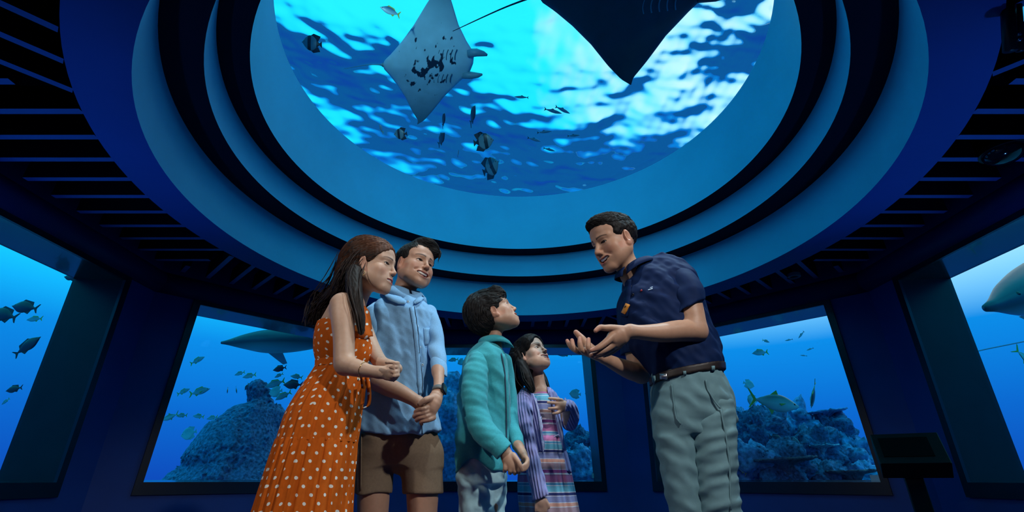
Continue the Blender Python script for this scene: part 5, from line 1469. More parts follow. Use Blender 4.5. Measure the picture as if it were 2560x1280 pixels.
# ------------------------------------------------------------------ fittings of the room
def PZ(px, py, z):
    """world point at height z seen at photograph pixel (px, py)"""
    u, v = px - 1280.0, 640.0 - py
    k = (z - CAM_H) / (F_PX * ST + v * CT)
    return np.array((u * k, (F_PX * CT - v * ST) * k, z))
M_KIOSK = mat('black_kiosk_shell', (.003, .006, .008), .55, spec=.3, noise=.15, nscale=8)
M_SCREEN = mat('dark_kiosk_screen', (.001, .001, .002), .6, spec=.1)
def build_kiosk():
    c = P(2272, 1122, 4.45); root = empty('information_kiosk', (c[0], c[1], 0), 'black information kiosk with slanted dark screen beside the right window', 'kiosk')
    R = Matrix.Rotation(-.55, 4, 'Z') @ Matrix.Rotation(math.radians(-38), 4, 'X')
    def part(name, m, cc, size, M, bevel=.006):
        mb = MB(); mb.box((0, 0, 0), size); o = mb.build(name, m, root, bevel=bevel)
        o.matrix_local = Matrix.Translation(Vector(c) - root.location) @ M @ Matrix.Translation(cc); return o
    hd = part('housing', M_KIOSK, (0, .08, 0), (.48, .18, .32), R)
    part('screen', M_SCREEN, (-.02, -.011, .01), (.35, .012, .20), R, .002)
    part('bezel_edge', M_KIOSK, (0, -.012, -.155), (.46, .012, .012), R, .002)
    d = Vector((.10, .10, 0)); mb = MB()
    mb.box((0, 0, (c[2] - .06) / 2), (.13, .09, c[2] - .06), Matrix.Rotation(-.55, 3, 'Z')); o = mb.build('post', M_KIOSK, root, bevel=.008); o.location = (.05, .12, 0)
    mb = MB(); mb.box((0, 0, .015), (.42, .34, .03), Matrix.Rotation(-.55, 3, 'Z')); o = mb.build('base_plate', M_KIOSK, root, bevel=.006); o.location = (.05, .12, 0)
build_kiosk()
M_FIT = mat('ceiling_fitting_grey', (.10, .20, .30), .4); M_FITD = mat('ceiling_fitting_black', (.004, .005, .008), .35)
def disc_ring(name, c, r0, r1, z0, z1, m, parent, n=40):
    v, f = [], []
    for r, z in ((r0, z0), (r1, z0), (r1, z1), (r0, z1)): v += [(c[0] + r * math.cos(2 * math.pi * i / n), c[1] + r * math.sin(2 * math.pi * i / n), z) for i in range(n)]
    for j in range(4):
        for i in range(n): f.append((j * n + i, j * n + (i + 1) % n, ((j + 1) % 4) * n + (i + 1) % n, ((j + 1) % 4) * n + i))
    return ob(name, mesh_from(name, v, f), m, parent)
c = PZ(1985, 693, 2.80); sp = empty('ceiling_speaker', (c[0], c[1], 2.80), 'small round grey ceiling speaker between the slats above the right window', 'speaker')
disc_ring('rim', (0, 0), .045, .075, 0, .04, M_FIT, sp); disc_ring('grille', (0, 0), .0, .046, .012, .04, M_FITD, sp)
c = PZ(2515, 390, 2.76); sp = empty('dome_camera', (c[0], c[1], 2.80), 'dark domed ceiling camera between the slats at the right edge', 'camera')
v = [(math.cos(a) * math.sin(t) * .13, math.sin(a) * math.sin(t) * .13, -.09 * math.cos(t)) for t in np.linspace(0.02, math.pi / 2, 9) for a in np.linspace(0, 2 * math.pi, 25)[:-1]]
q = [(i * 24 + j, i * 24 + (j + 1) % 24, (i + 1) * 24 + (j + 1) % 24, (i + 1) * 24 + j) for i in range(8) for j in range(24)]
ob('dome', quads_mesh('dome', v, q), mat('smoked_dome', (.003, .006, .009), .08, coat=.6), sp); disc_ring('collar', (0, 0), .12, .145, -.005, .03, M_FITD, sp)
c = PZ(2526, 128, 2.58); sp = empty('track_spotlight', (c[0], c[1], c[2]), 'black spotlight on a bolted bracket in the top right corner', 'spotlight')
t = PZ(2516, -60, 2.95) - c; mb = MB(); mb.tube([(0, 0, 0), t], .030, 8); mb.build('bracket', M_FITD, sp, True)
mb = MB(); mb.tube([(.05, 0, 0), t + (.05, 0, 0)], .018, 8); mb.build('brace', M_FITD, sp, True)
for k in (.10, .17):
    b = Vector(t) * k + Vector((.01, -.030, -.01)); mb = MB(); mb.tube([b, b + Vector((0, -.012, -.004))], .009, 8); mb.build('bolt', M_STEELB if 'M_STEELB' in globals() else mat('bolt_steel', (.5, .55, .6), .25, metal=1), sp, True)
l = Vector(PZ(2556, 26, 2.80) - c); mb = MB(); mb.tube([l + Vector((.0, .06, .16)), l + Vector((0, .0, .01))], [.085, .085], 20); mb.build('lamp_head', M_FITD, sp, True)
M_LENS = bpy.data.materials.new('lit_lens'); M_LENS.use_nodes = True
_b = M_LENS.node_tree.nodes['Principled BSDF']; _b.inputs['Emission Color'].default_value = (.05, .55, .9, 1); _b.inputs['Emission Strength'].default_value = .9
mb = MB(); mb.tube([l + Vector((0, .0, .012)), l + Vector((0, -.006, -.004))], [.076, .070], 20); mb.build('lens', M_LENS, sp, True)

# small plain notices at the corners of two panes
for k, (px, py, Y, lab) in enumerate(((1487, 1189, 7.97, 'small pale notice in the bottom right corner of the middle window'), (2188, 1196, 5.72, 'small pale notice in the bottom right corner of the right window'))):
    p = P(px, py, Y); a = 0 if k == 0 else math.pi / 4
    mb = MB(); mb.box((0, 0, 0), (.085, .006, .065), Matrix.Rotation(-a, 3, 'Z')); mb.box((0, -.004 if k == 0 else -.003, .012), (.06, .003, .006), Matrix.Rotation(-a, 3, 'Z'))
    o = mb.build('notice_plate', mat('pale_notice_card', (.55, .65, .75), .5)); o.location = p; tag(o, lab, 'notice')

# ------------------------------------------------------------------ fish
def two_tone(name, top, belly, lo, hi, stripes=None, rough=.35):
    m = mat(name, top, rough, spec=.5, noise=.15, nscale=9); N, L = m.node_tree.nodes, m.node_tree.links
    b = N['Principled BSDF']; src = b.inputs['Base Color'].links[0].from_socket
    tc = N.new('ShaderNodeTexCoord'); sx = N.new('ShaderNodeSeparateXYZ'); L.new(tc.outputs['Object'], sx.inputs[0])
    mr = N.new('ShaderNodeMapRange'); mr.inputs['From Min'].default_value = lo; mr.inputs['From Max'].default_value = hi; L.new(sx.outputs['Z'], mr.inputs['Value'])
    mx = N.new('ShaderNodeMix'); mx.data_type = 'RGBA'; mx.inputs['A'].default_value = rgba(belly); L.new(mr.outputs[0], mx.inputs['Factor']); L.new(src, mx.inputs['B']); out = mx.outputs['Result']
    if stripes:
        wv = N.new('ShaderNodeMath'); wv.operation = 'SINE'; ml = N.new('ShaderNodeMath'); ml.operation = 'MULTIPLY'; ml.inputs[1].default_value = stripes[0]
        L.new(sx.outputs['X'], ml.inputs[0]); L.new(ml.outputs[0], wv.inputs[0])
        gt = N.new('ShaderNodeMapRange'); gt.inputs['From Min'].default_value = .2; gt.inputs['From Max'].default_value = .5; L.new(wv.outputs[0], gt.inputs['Value'])
        m2 = N.new('ShaderNodeMix'); m2.data_type = 'RGBA'; L.new(gt.outputs[0], m2.inputs['Factor']); L.new(out, m2.inputs['A']); m2.inputs['B'].default_value = rgba(stripes[1]); out = m2.outputs['Result']
    L.new(out, b.inputs['Base Color']); return m
M_FEYE = mat('fish_eye', (.01, .01, .012), .1)
KIND = {}
def kind(name, tops, bots, wid, tail, m, mfin, dorsal=None, anal=None, pect=None, eye=(.36, .03, .018)):
    """tops/bots/wid: profiles at x = -0.42..0.5 (tail root to snout)"""
    n, xs = 26, None; nx = 30
    xs = np.linspace(-.42, .5, nx); ctl = np.linspace(-.42, .5, len(tops))
    def sm(c): return bez(np.stack([ctl, c], 1), nx)[:, 1]
    T, B, Wd = sm(tops), sm(bots), sm(wid); V = []
    for i in range(nx):
        for j in range(n):
            a = 2 * math.pi * j / n; ca, sa = math.cos(a), math.sin(a)
            V.append((xs[i], Wd[i] * ca, (T[i] + B[i]) / 2 + (T[i] - B[i]) / 2 * sa))
    V = [(xs[0] - .002, 0, (T[0] + B[0]) / 2)] * n + V + [(xs[-1] + max(.004, (T[-1] - B[-1]) * .18), 0, (T[-1] + B[-1]) / 2)] * n
    Q = [(i * n + j, (i + 1) * n + j, (i + 1) * n + (j + 1) % n, i * n + (j + 1) % n) for i in range(nx + 1) for j in range(n)]
    d = {'body': quads_mesh('body', V, Q)}; d['body'].materials.append(m)
    def fin(nm, outline, th=.008, off=0.0, lean=0.0):
        k = len(outline); v = [(x, off + (s * th if 0 < i < k - 1 else s * th) + lean * abs(z), z) for s in (-1, 1) for i, (x, z) in enumerate(outline)]
        f = [tuple(range(k)), tuple(range(2 * k - 1, k - 1, -1))] + [(i, k + i, k + (i + 1) % k, (i + 1) % k) for i in range(k)]
        me = mesh_from(nm, v, f); me.materials.append(mfin); d[nm] = me
    fin('tail_fin', tail)
    if dorsal: fin('dorsal_fin', dorsal)
    if anal: fin('anal_fin', anal)
    if pect: fin('pectoral_fin', pect, .006, -float(np.interp(np.mean([p[0] for p in pect]), xs, Wd)) - .004)
    v, f = [], []
    for sgn in (-1, 1):
        b0 = len(v); w0 = float(np.interp(eye[0], xs, Wd)) * .80
        for t in np.linspace(0, math.pi, 7):
            for a in np.linspace(0, 2 * math.pi, 11)[:-1]: v.append((eye[0] + eye[2] * math.sin(t) * math.cos(a), sgn * w0 + eye[2] * .7 * math.cos(t), eye[1] + eye[2] * math.sin(t) * math.sin(a)))
        f += [(b0 + i * 10 + j, b0 + i * 10 + (j + 1) % 10, b0 + (i + 1) * 10 + (j + 1) % 10, b0 + (i + 1) * 10 + j) for i in range(6) for j in range(10)]
    me = quads_mesh('eyes', v, f); me.materials.append(M_FEYE); d['eyes'] = me
    KIND[name] = d
FT = [(-.40, .03), (-.52, .17), (-.56, .18), (-.49, .02), (-.49, -.02), (-.56, -.18), (-.52, -.17), (-.40, -.03)]
M_SNAP = two_tone('silver_blue_scales', (.05, .14, .22), (.35, .55, .62), -.08, .12); M_YEL = mat('yellow_fin', (.45, .42, .04), .5)
M_DARKF = two_tone('dark_scales', (.012, .022, .045), (.03, .05, .09), -.1, .1); M_DFIN = mat('dark_fin', (.012, .02, .04), .5)
M_PALEF = two_tone('pale_scales', (.22, .48, .56), (.55, .78, .82), -.2, .2); M_PFIN = mat('pale_fin', (.30, .55, .62), .5)
M_BAT = two_tone('banded_scales', (.16, .26, .27), (.30, .42, .42), -.3, .3, (14.0, (.02, .03, .04)))
M_SILV = two_tone('silver_trevally_scales', (.10, .14, .17), (.55, .62, .64), -.02, .10, rough=.25)
M_SHARK = two_tone('grey_shark_skin', (.035, .080, .11), (.40, .58, .64), -.07, -.015)
kind('snapper', [.03, .10, .17, .19, .17, .10, .01], [-.03, -.09, -.14, -.16, -.14, -.08, -.01], [.008, .03, .06, .075, .07, .045, .004], FT, M_SNAP, M_YEL,
     [(-.28, .10), (-.2, .2), (.1, .25), (.18, .17)], [(-.28, -.07), (-.2, -.2), (-.05, -.12)], [(.16, -.02), (.02, -.10), (.0, -.04)], (.38, .03, .022))
kind('dark_fish', [.03, .11, .20, .24, .22, .12, .01], [-.03, -.10, -.18, -.22, -.19, -.10, -.01], [.008, .03, .06, .075, .07, .045, .004], FT, M_DARKF, M_DFIN,
     [(-.30, .08), (-.26, .24), (.1, .30), (.22, .17)], [(-.30, -.08), (-.24, -.24), (.0, -.16)], None, (.36, .05, .02))
kind('disc_fish', [.04, .20, .36, .40, .36, .22, .01], [-.04, -.18, -.33, -.38, -.34, -.20, -.01], [.008, .03, .06, .07, .065, .045, .004], [(-.40, .04), (-.52, .16), (-.54, -.16), (-.40, -.04)], M_PALEF, M_PFIN,
     [(-.34, .14), (-.42, .34), (-.1, .46), (.1, .36)], [(-.34, -.14), (-.42, -.32), (-.1, -.44), (.08, -.34)], [(.14, .0), (.02, -.08), (.0, .0)], (.36, .06, .025))
kind('batfish', [.05, .20, .34, .40, .36, .22, .01], [-.05, -.18, -.33, -.38, -.34, -.20, -.01], [.008, .03, .06, .07, .065, .045, .004], [(-.40, .05), (-.52, .17), (-.54, -.17), (-.40, -.05)], M_BAT, M_DFIN,
     [(-.34, .14), (-.46, .40), (-.1, .50), (.1, .36)], [(-.34, -.14), (-.46, -.38), (-.1, -.48), (.08, -.34)], [(.14, .0), (.02, -.08), (.0, .0)], (.38, .06, .025))
kind('jack', [.02, .08, .15, .18, .165, .10, .015], [-.02, -.08, -.15, -.18, -.17, -.11, -.03], [.008, .025, .055, .07, .07, .05, .006], [(-.40, .02), (-.53, .20), (-.57, .22), (-.46, .01), (-.46, -.01), (-.57, -.20), (-.53, -.18), (-.40, -.02)], M_SILV, M_YEL,
     [(-.34, .05), (-.1, .15), (.04, .27), (.08, .16)], [(-.34, -.05), (-.14, -.14), (-.08, -.26), (-.02, -.16)], [(.20, .0), (.06, -.02), (.10, -.06)], (.40, .02, .022))
kind('slim_fish', [.02, .05, .08, .09, .08, .05, .005], [-.02, -.05, -.075, -.085, -.075, -.045, -.005], [.008, .02, .04, .05, .045, .03, .003], [(-.40, .015), (-.53, .10), (-.48, .0), (-.53, -.10), (-.40, -.015)], M_SNAP, M_DFIN,
     [(-.2, .06), (-.05, .13), (.06, .08)], None, None, (.40, .015, .014))
kind('shark', [.018, .045, .080, .100, .095, .060, .008], [-.018, -.040, -.070, -.088, -.085, -.050, -.012], [.012, .035, .070, .090, .085, .055, .008], [(-.38, .02), (-.50, .20), (-.53, .20), (-.46, .02), (-.50, -.09), (-.40, -.02)], M_SHARK, M_SHARK,
     [(-.02, .085), (-.05, .21), (-.02, .215), (.10, .09)], [(-.28, -.04), (-.31, -.085), (-.22, -.055)], [(.20, -.05), (.06, -.16), (.03, -.15), (.08, -.05)], (.40, .01, .010))
def fish(k, hx, hy, tx, ty, Y, label, Z=None, cat='fish', parts=True, dtail=0.0, group=None, nm=None, roll=0.0):
    """fish with its snout at pixel (hx, hy) and tail tip at (tx, ty)"""
    a = PZ(hx, hy, Z) if Z else P(hx, hy, Y)
    b = PZ(tx, ty, Z) if Z else P(tx, ty, Y + dtail)
    L = float(np.linalg.norm(a - b)); c = a * .52 + b * .48
    x = (a - b) / L; up = np.array((0, 0, 1.0)) if abs(x[2]) < .92 else np.array((0, -.5, .8))
    if Z: up = np.array((0, -.62, .78))
    y = np.cross(up, x); y /= np.linalg.norm(y); z = np.cross(x, y)
    Mx = Matrix([[x[0], y[0], z[0]], [x[1], y[1], z[1]], [x[2], y[2], z[2]]]).to_4x4() @ Matrix.Rotation(roll, 4, 'X')
    root = empty(nm or k, c, label, cat, group); root.rotation_euler = Mx.to_euler(); root.scale = (L / 1.03,) * 3
    for pn, me in KIND[k].items():
        o = bpy.data.objects.new(pn, me); col.objects.link(o); o.parent = root
    return root
# ------------------------------------------------------------------ what swims above the oculus and behind the windows
def manta(label, N, T, D, U, mats, tail_to, name='manta_ray', thick=.13):
    """ray from nose N, tail root T and wing tips D and U (world points)"""
    C = (N + T) / 2; ax, ay = (N - T) / 2, (D - U) / 2; mid = (D + U) / 2
    up = np.cross(ax, ay); up /= np.linalg.norm(up); up = up if up[2] > 0 else -up
    sh = ((mid - C) @ ax) / (ax @ ax)
    root = empty(name, C, label, 'ray')
    ns, nc = 61, 26; V, Q, UV = [], [], []
    for i in range(ns):
        s = -1 + 2 * i / (ns - 1); a = abs(s)
        le = np.interp(a, [0, .10, .16, .3, .5, .75, .92, 1], [.86, .84, .80, .62, .40, .20, .05, sh])
        te = np.interp(a, [0, .06, .15, .3, .5, .75, .92, 1], [-1, -.97, -.84, -.66, -.46, -.26, -.10, sh - .01])
        for side in (1, -1):
            for j in range(nc):
                c = j / (nc - 1); x = te + (le - te) * c
                t = thick * (1 - a) ** 1.3 * (4 * c * (1 - c)) ** .6 + .004
                w = C + ax * x + ay * s + up * (side * t * (1.0 if side > 0 else .6) + .10 * a ** 2 * np.linalg.norm(ay) * .4)
                V.append(w - C); UV.append((x, s))
    st = 2 * nc
    for i in range(ns - 1):
        for j in range(nc - 1):
            p = i * st + j; Q.append((p, p + st, p + st + 1, p + 1)); p += nc; Q.append((p, p + 1, p + st + 1, p + st))
        Q.append((i * st, i * st + nc, (i + 1) * st + nc, (i + 1) * st)); Q.append((i * st + nc - 1, (i + 1) * st + nc - 1, (i + 1) * st + 2 * nc - 1, i * st + 2 * nc - 1))
    me = quads_mesh('body', V, Q); uv = me.uv_layers.new(name='UVMap'); uv.data.foreach_set('uv', np.array(UV, np.float32)[np.array(Q).ravel()].ravel())
    ob('body', me, mats[0], root)
    k = np.linalg.norm(ax)
    for sgn in (-1, 1):                       # head lobes
        mb = MB(); pts = [C + ax * x + ay * (sgn * y) - up * z - C for x, y, z in ((.70, .15, .02 * k), (.88, .16, .03 * k), (1.02, .15, .05 * k), (1.10, .135, .06 * k))]
        mb.tube(pts, [.085 * k, .075 * k, .05 * k, .02 * k], 10); mb.build('head_lobe', mats[1], root, True)
        for g in range(5):                    # gill slits
            x0 = .46 - .085 * g; mb = MB()
            pts = [C + ax * (x0 - .015 * math.sin(q * 3.14)) + ay * (sgn * (.10 + .13 * q)) - up * (thick * .60 * (1 - (.10 + .13 * q)) ** 1.3 * .93) - C for q in np.linspace(0, 1, 7)]
            mb.tube(pts, .008 * k, 6); mb.build('gill_slit', mats[2], root, True)
    mb = MB(); tl = [np.zeros(3) + (T - C), (T - C) * .6 + (tail_to - C) * .4 + np.array((0, 0, .03)), tail_to - C]
    mb.tube(bez(tl, 14), [.045 * k, .022 * k] + list(np.linspace(.011 * k, .004 * k, 12)), 8); mb.build('tail', mats[1], root, True)
    mb = MB(); mb.tube([C - ax * .86 + up * .02 - C, C - ax * .97 + up * (.13 * k) - C], [.05 * k, .01 * k], 8); mb.build('dorsal_fin', mats[1], root, True)
    return root
def belly(name, base, edge, blot, amount):
    m = mat(name, base, .5, spec=.3, noise=.12, nscale=5); Nn, L = m.node_tree.nodes, m.node_tree.links; b = Nn['Principled BSDF']
    src = b.inputs['Base Color'].links[0].from_socket; uv = Nn.new('ShaderNodeUVMap'); uv.uv_map = 'UVMap'; sp = Nn.new('ShaderNodeSeparateXYZ'); L.new(uv.outputs[0], sp.inputs[0])
    ab = Nn.new('ShaderNodeMath'); ab.operation = 'ABSOLUTE'; L.new(sp.outputs['Y'], ab.inputs[0])
    e = Nn.new('ShaderNodeMapRange'); e.inputs['From Min'].default_value = .35; e.inputs['From Max'].default_value = .95; L.new(ab.outputs[0], e.inputs['Value'])
    m1 = Nn.new('ShaderNodeMix'); m1.data_type = 'RGBA'; m1.inputs['B'].default_value = rgba(edge); L.new(e.outputs[0], m1.inputs['Factor']); L.new(src, m1.inputs['A'])
    n = Nn.new('ShaderNodeTexNoise'); n.inputs['Scale'].default_value = 7; n.inputs['Detail'].default_value = 2; L.new(uv.outputs[0], n.inputs['Vector'])
    vv = Nn.new('ShaderNodeVectorMath'); vv.operation = 'MULTIPLY_ADD'; vv.inputs[1].default_value = (1.6, 2.2, 0); vv.inputs[2].default_value = (.08, 0, 0); L.new(uv.outputs[0], vv.inputs[0])
    ln = Nn.new('ShaderNodeVectorMath'); ln.operation = 'LENGTH'; L.new(vv.outputs[0], ln.inputs[0])
    ms = Nn.new('ShaderNodeMath'); ms.operation = 'MULTIPLY_ADD'; ms.inputs[1].default_value = -.22; ms.inputs[2].default_value = amount; L.new(ln.outputs['Value'], ms.inputs[0])
    ad = Nn.new('ShaderNodeMath'); ad.operation = 'ADD'; L.new(n.outputs['Fac'], ad.inputs[0]); L.new(ms.outputs[0], ad.inputs[1])
    th = Nn.new('ShaderNodeMapRange'); th.inputs['From Min'].default_value = .60; th.inputs['From Max'].default_value = .64; L.new(ad.outputs[0], th.inputs['Value'])
    m2 = Nn.new('ShaderNodeMix'); m2.data_type = 'RGBA'; m2.inputs['B'].default_value = rgba(blot); L.new(th.outputs[0], m2.inputs['Factor']); L.new(m1.outputs['Result'], m2.inputs['A'])
    L.new(m2.outputs['Result'], b.inputs['Base Color']); return m
M_MB = belly('pale_spotted_ray_belly', (.42, .66, .74), (.14, .30, .38), (.010, .030, .06), .165)
M_MD = belly('dark_ray_belly', (.020, .055, .080), (.010, .035, .055), (.008, .02, .03), .0)
M_RAYG = mat('grey_ray_skin', (.10, .26, .34), .5); M_RAYD = mat('dark_ray_skin', (.012, .035, .05), .5); M_GILL = mat('dark_gill', (.03, .10, .15), .6); M_GILLP = mat('pale_gill', (.10, .24, .30), .6)  # gill slits darker than the pale ray's skin
manta('pale spotted manta ray seen from below on the left of the round ceiling window', PZ(1200, 158, 5.9), PZ(957, 162, 5.9), PZ(1041, 308, 5.75), PZ(1096, -62, 6.05), (M_MB, M_RAYG, M_GILL), PZ(860, 172, 5.9), thick=.16)
manta('dark manta ray at the top of the ceiling window with wing pointing down', PZ(1830, -75, 5.5), PZ(1345, -12, 5.5), PZ(1577, 230, 5.35), PZ(1600, -420, 5.7), (M_MD, M_RAYD, M_GILLP), PZ(1132, 78, 5.5), thick=.2)

OCU = [('batfish', 755, 105, 805, 112, 'banded round fish near the left rim of the ceiling window'), ('snapper', 950, 18, 1000, 38, 'pale fish at the top left of the ceiling window'),
       ('batfish', 985, 336, 1018, 334, 'small banded fish below the pale ray'), ('dark_fish', 1188, 264, 1176, 310, 'dark fish swimming up beside the pale ray wing'),
       ('dark_fish', 1112, 283, 1106, 316, 'slim dark fish under the tip of the pale ray wing'), ('dark_fish', 1112, 332, 1096, 362, 'dark fish below the pale ray heading up right'),
       ('batfish', 1234, 350, 1184, 358, 'dark round banded fish at the lower centre of the ceiling window'), ('batfish', 1246, 404, 1208, 432, 'striped dark fish lowest in the ceiling window'),
       ('slim_fish', 1147, 374, 1144, 392, 'tiny dark fish left of the round banded fish'), ('slim_fish', 1285, 242, 1322, 244, 'slim pale fish alone in the middle of the ceiling window'),
       ('slim_fish', 1425, 284, 1388, 266, 'right one of two slim fish crossing in the bright water'), ('slim_fish', 1405, 284, 1360, 272, 'left one of two slim fish crossing in the bright water'),
       ('slim_fish', 1380, 328, 1342, 332, 'slim fish just above the blue edge in the ceiling window'), ('slim_fish', 1352, 354, 1318, 344, 'dark slim fish below the crossing pair'),
       ('slim_fish', 1450, 338, 1418, 340, 'slim fish right of the others at the bright edge'), ('slim_fish', 1388, 378, 1358, 370, 'lowest of the slim fish in the ceiling window'),
       ('snapper', 948, 312, 958, 332, 'tiny blue fish left of the small banded fish')]
for k, a, b, c, d, lab in OCU: fish(k, a, b, c, d, 0, lab, Z=5.6, group='fish above the ceiling window')
SIDE = [  # kind, snout, tail, Y, label
    ('dark_fish', 30, 765, 95, 772, 5.6, 'dark fish with yellowish tail upper in the far left window'), ('dark_fish', -25, 780, 42, 795, 5.3, 'blurred dark fish cut by the left edge of the picture'),
    ('snapper', 66, 800, 106, 796, 6.6, 'pale fish under the dark one in the far left window'), ('dark_fish', 102, 842, 36, 888, 5.4, 'dark fish tilted upwards in the far left window'),
    ('dark_fish', 14, 978, 56, 968, 5.6, 'dark fish low in the far left window'), ('snapper', 4, 1012, 24, 996, 5.6, 'small fish lowest in the far left window'), ('dark_fish', 160, 692, 195, 696, 5.6, 'dark fish in the top corner of the far left window'),
    ('snapper', 512, 892, 476, 910, 8.0, 'yellow-tailed fish alone below the shark'), ('snapper', 475, 972, 443, 986, 8.0, 'small yellow-tailed fish at the left of the shark window'), ('snapper', 525, 972, 474, 986, 7.6, 'yellow-tailed fish beside the left jamb of the shark window'),
    ('dark_fish', 682, 926, 716, 918, 8.2, 'dark fish highest of the shoal over the rock mound'), ('snapper', 686, 944, 708, 934, 8.4, 'small dark-backed fish in the upper shoal'), ('snapper', 726, 940, 756, 944, 8.6, 'pale fish at the right of the shoal near the orange dress'),
    ('snapper', 662, 968, 712, 952, 8.2, 'yellow-tailed fish in the middle of the shoal'), ('dark_fish', 708, 962, 756, 962, 8.0, 'dark fish at the right of the shoal near the orange dress'), ('disc_fish', 672, 984, 706, 976, 7.8, 'pale round fish beside the rock chimney'),
    ('snapper', 586, 938, 612, 930, 9.2, 'faint fish high left of the shoal'), ('snapper', 606, 944, 640, 936, 9.2, 'faint pale fish above the rock mound'), ('snapper', 568, 984, 570, 968, 8.4, 'tiny fish hanging head down left of the rock mound'),
    ('snapper', 592, 984, 590, 966, 8.4, 'tiny yellowish fish just left of the rock chimney'), ('snapper', 612, 976, 622, 958, 8.4, 'small yellow fish touching the rock chimney'), ('snapper', 688, 1000, 728, 980, 7.7, 'dark striped fish close to the rock chimney'),
    ('jack', 405, 1050, 446, 1034, 7.2, 'pale fish entering at the left jamb of the shark window'), ('snapper', 440, 1040, 468, 1038, 7.4, 'pale fish with yellow tail behind the one at the jamb'), ('disc_fish', 452, 1090, 492, 1078, 7.4, 'round pale fish left of the rock mound'),
    ('snapper', 482, 1040, 510, 1042, 9.6, 'faint fish at the left shoulder of the rock mound'), ('snapper', 516, 1048, 544, 1042, 9.6, 'faint fish resting on the left shoulder of the rock mound'),
    ('disc_fish', 1423, 984, 1452, 986, 9.0, 'pale round fish in the middle window behind the girl'), ('disc_fish', 1462, 984, 1486, 984, 9.4, 'pale round fish half behind the frame of the middle window'), ('snapper', 1395, 888, 1428, 884, 9.0, 'yellow-tipped fish under the head of the middle window'),
    ('disc_fish', 1118, 902, 1102, 900, 9.0, 'small pale fish beside the light blue cuff'), ('snapper', 1110, 882, 1136, 880, 9.6, 'faint fish at the top left of the middle window'), ('snapper', 1120, 902, 1146, 898, 9.8, 'faint fish between man and boy in the middle window'), ('disc_fish', 1144, 910, 1162, 900, 9.0, 'pale fish behind the shoulder of the boy'),
    ('jack', 1996, 1016, 1874, 996, 7.2, 'large silver fish with yellow fins over the reef'), ('jack', 2028, 1020, 2038, 954, 7.4, 'pale fish hanging head down right of the large silver fish'), ('disc_fish', 1886, 966, 1858, 956, 8.2, 'small pale fish above the large silver fish'),
    ('disc_fish', 1874, 1012, 1886, 988, 7.8, 'pale fish half hidden behind the tail of the large silver fish'), ('dark_fish', 1958, 1100, 1922, 1090, 7.2, 'upper of two dark fish over the reef'), ('dark_fish', 1950, 1130, 1908, 1122, 7.2, 'lower of two dark fish over the reef'),
    ('disc_fish', 1984, 1092, 1996, 1128, 7.3, 'pale flat fish nosing up from the reef'), ('snapper', 1846, 1166, 1866, 1186, 7.0, 'yellow-finned fish beside the guide trousers'), ('dark_fish', 2092, 1196, 2040, 1166, 7.0, 'big dark fish at the foot of the reef'),
    ('slim_fish', 1996, 846, 2010, 828, 8.8, 'tiny fish near the top of the right window'), ('slim_fish', 1962, 852, 1982, 848, 8.8, 'tiny dark fish under the head of the right window'), ('snapper', 1924, 856, 1906, 850, 8.8, 'small dark fish high in the right window'),
    ('snapper', 1880, 884, 1920, 880, 9.4, 'pale fish under the bright streak in the right window'), ('slim_fish', 2016, 876, 2034, 870, 9.0, 'tiny pale fish at the right of the bright streak'), ('slim_fish', 2000, 888, 2018, 890, 9.0, 'tiny pale fish below the bright streak'),
    ('jack', 2610, 930, 2536, 872, 5.2, 'fish with yellowish tail in the far right window')]
for k, a, b, c, d, Y, lab in SIDE: fish(k, a, b, c, d, Y, lab, group='fish behind the windows')
fish('shark', 555, 856, 905, 852, 7.6, 'grey shark gliding under the head of the left window', cat='shark', nm='shark', dtail=.5)
fish('shark', 2466, 768, 2930, 640, 5.1, 'dark-backed shark with pale belly nosing into the far right window', nm='shark', cat='shark', dtail=1.0)

# rope across the far right tank
mb = MB(); mb.tube([P(2380, 892, 6.2), P(2470, 872, 6.2), P(2640, 838, 6.2)], .008, 6); o = mb.build('rope', mat('pale_rope', (.35, .5, .6), .8)); tag(o, 'thin pale rope strung across the far right window', 'rope')

# ------------------------------------------------------------------ reef
M_ROCK = mat('hazed_reef_rock', (.075, .16, .30), .9, spec=.2, noise=.8, nscale=26, bump=.9, bscale=22)  # bluish: the water's haze is put into the rock colour
M_ROCK2 = mat('hazed_encrusted_rock', (.14, .31, .56), .9, spec=.2, noise=.75, nscale=14, bump=.9, bscale=30)  # encrusted rock, with the blue water haze painted in
M_CORAL = mat('brown_table_coral', (.11, .12, .16), .9, spec=.1, noise=.5, nscale=30, bump=.9, bscale=60)
M_CORALP = mat('pale_table_coral', (.22, .42, .55), .9, spec=.1, noise=.3, nscale=30, bump=.6, bscale=60)
def fbm(seed, lam, amp):
    a, b, c = waves(seed, 10, lam, amp), waves(seed + 1, 12, lam * .42, amp * .5), waves(seed + 2, 14, lam * .17, amp * .30); d = waves(seed + 3, 14, lam * .075, amp * .16)
    return lambda p: a(p) + b(p) + np.abs(c(p)) * 1.4 + d(p)
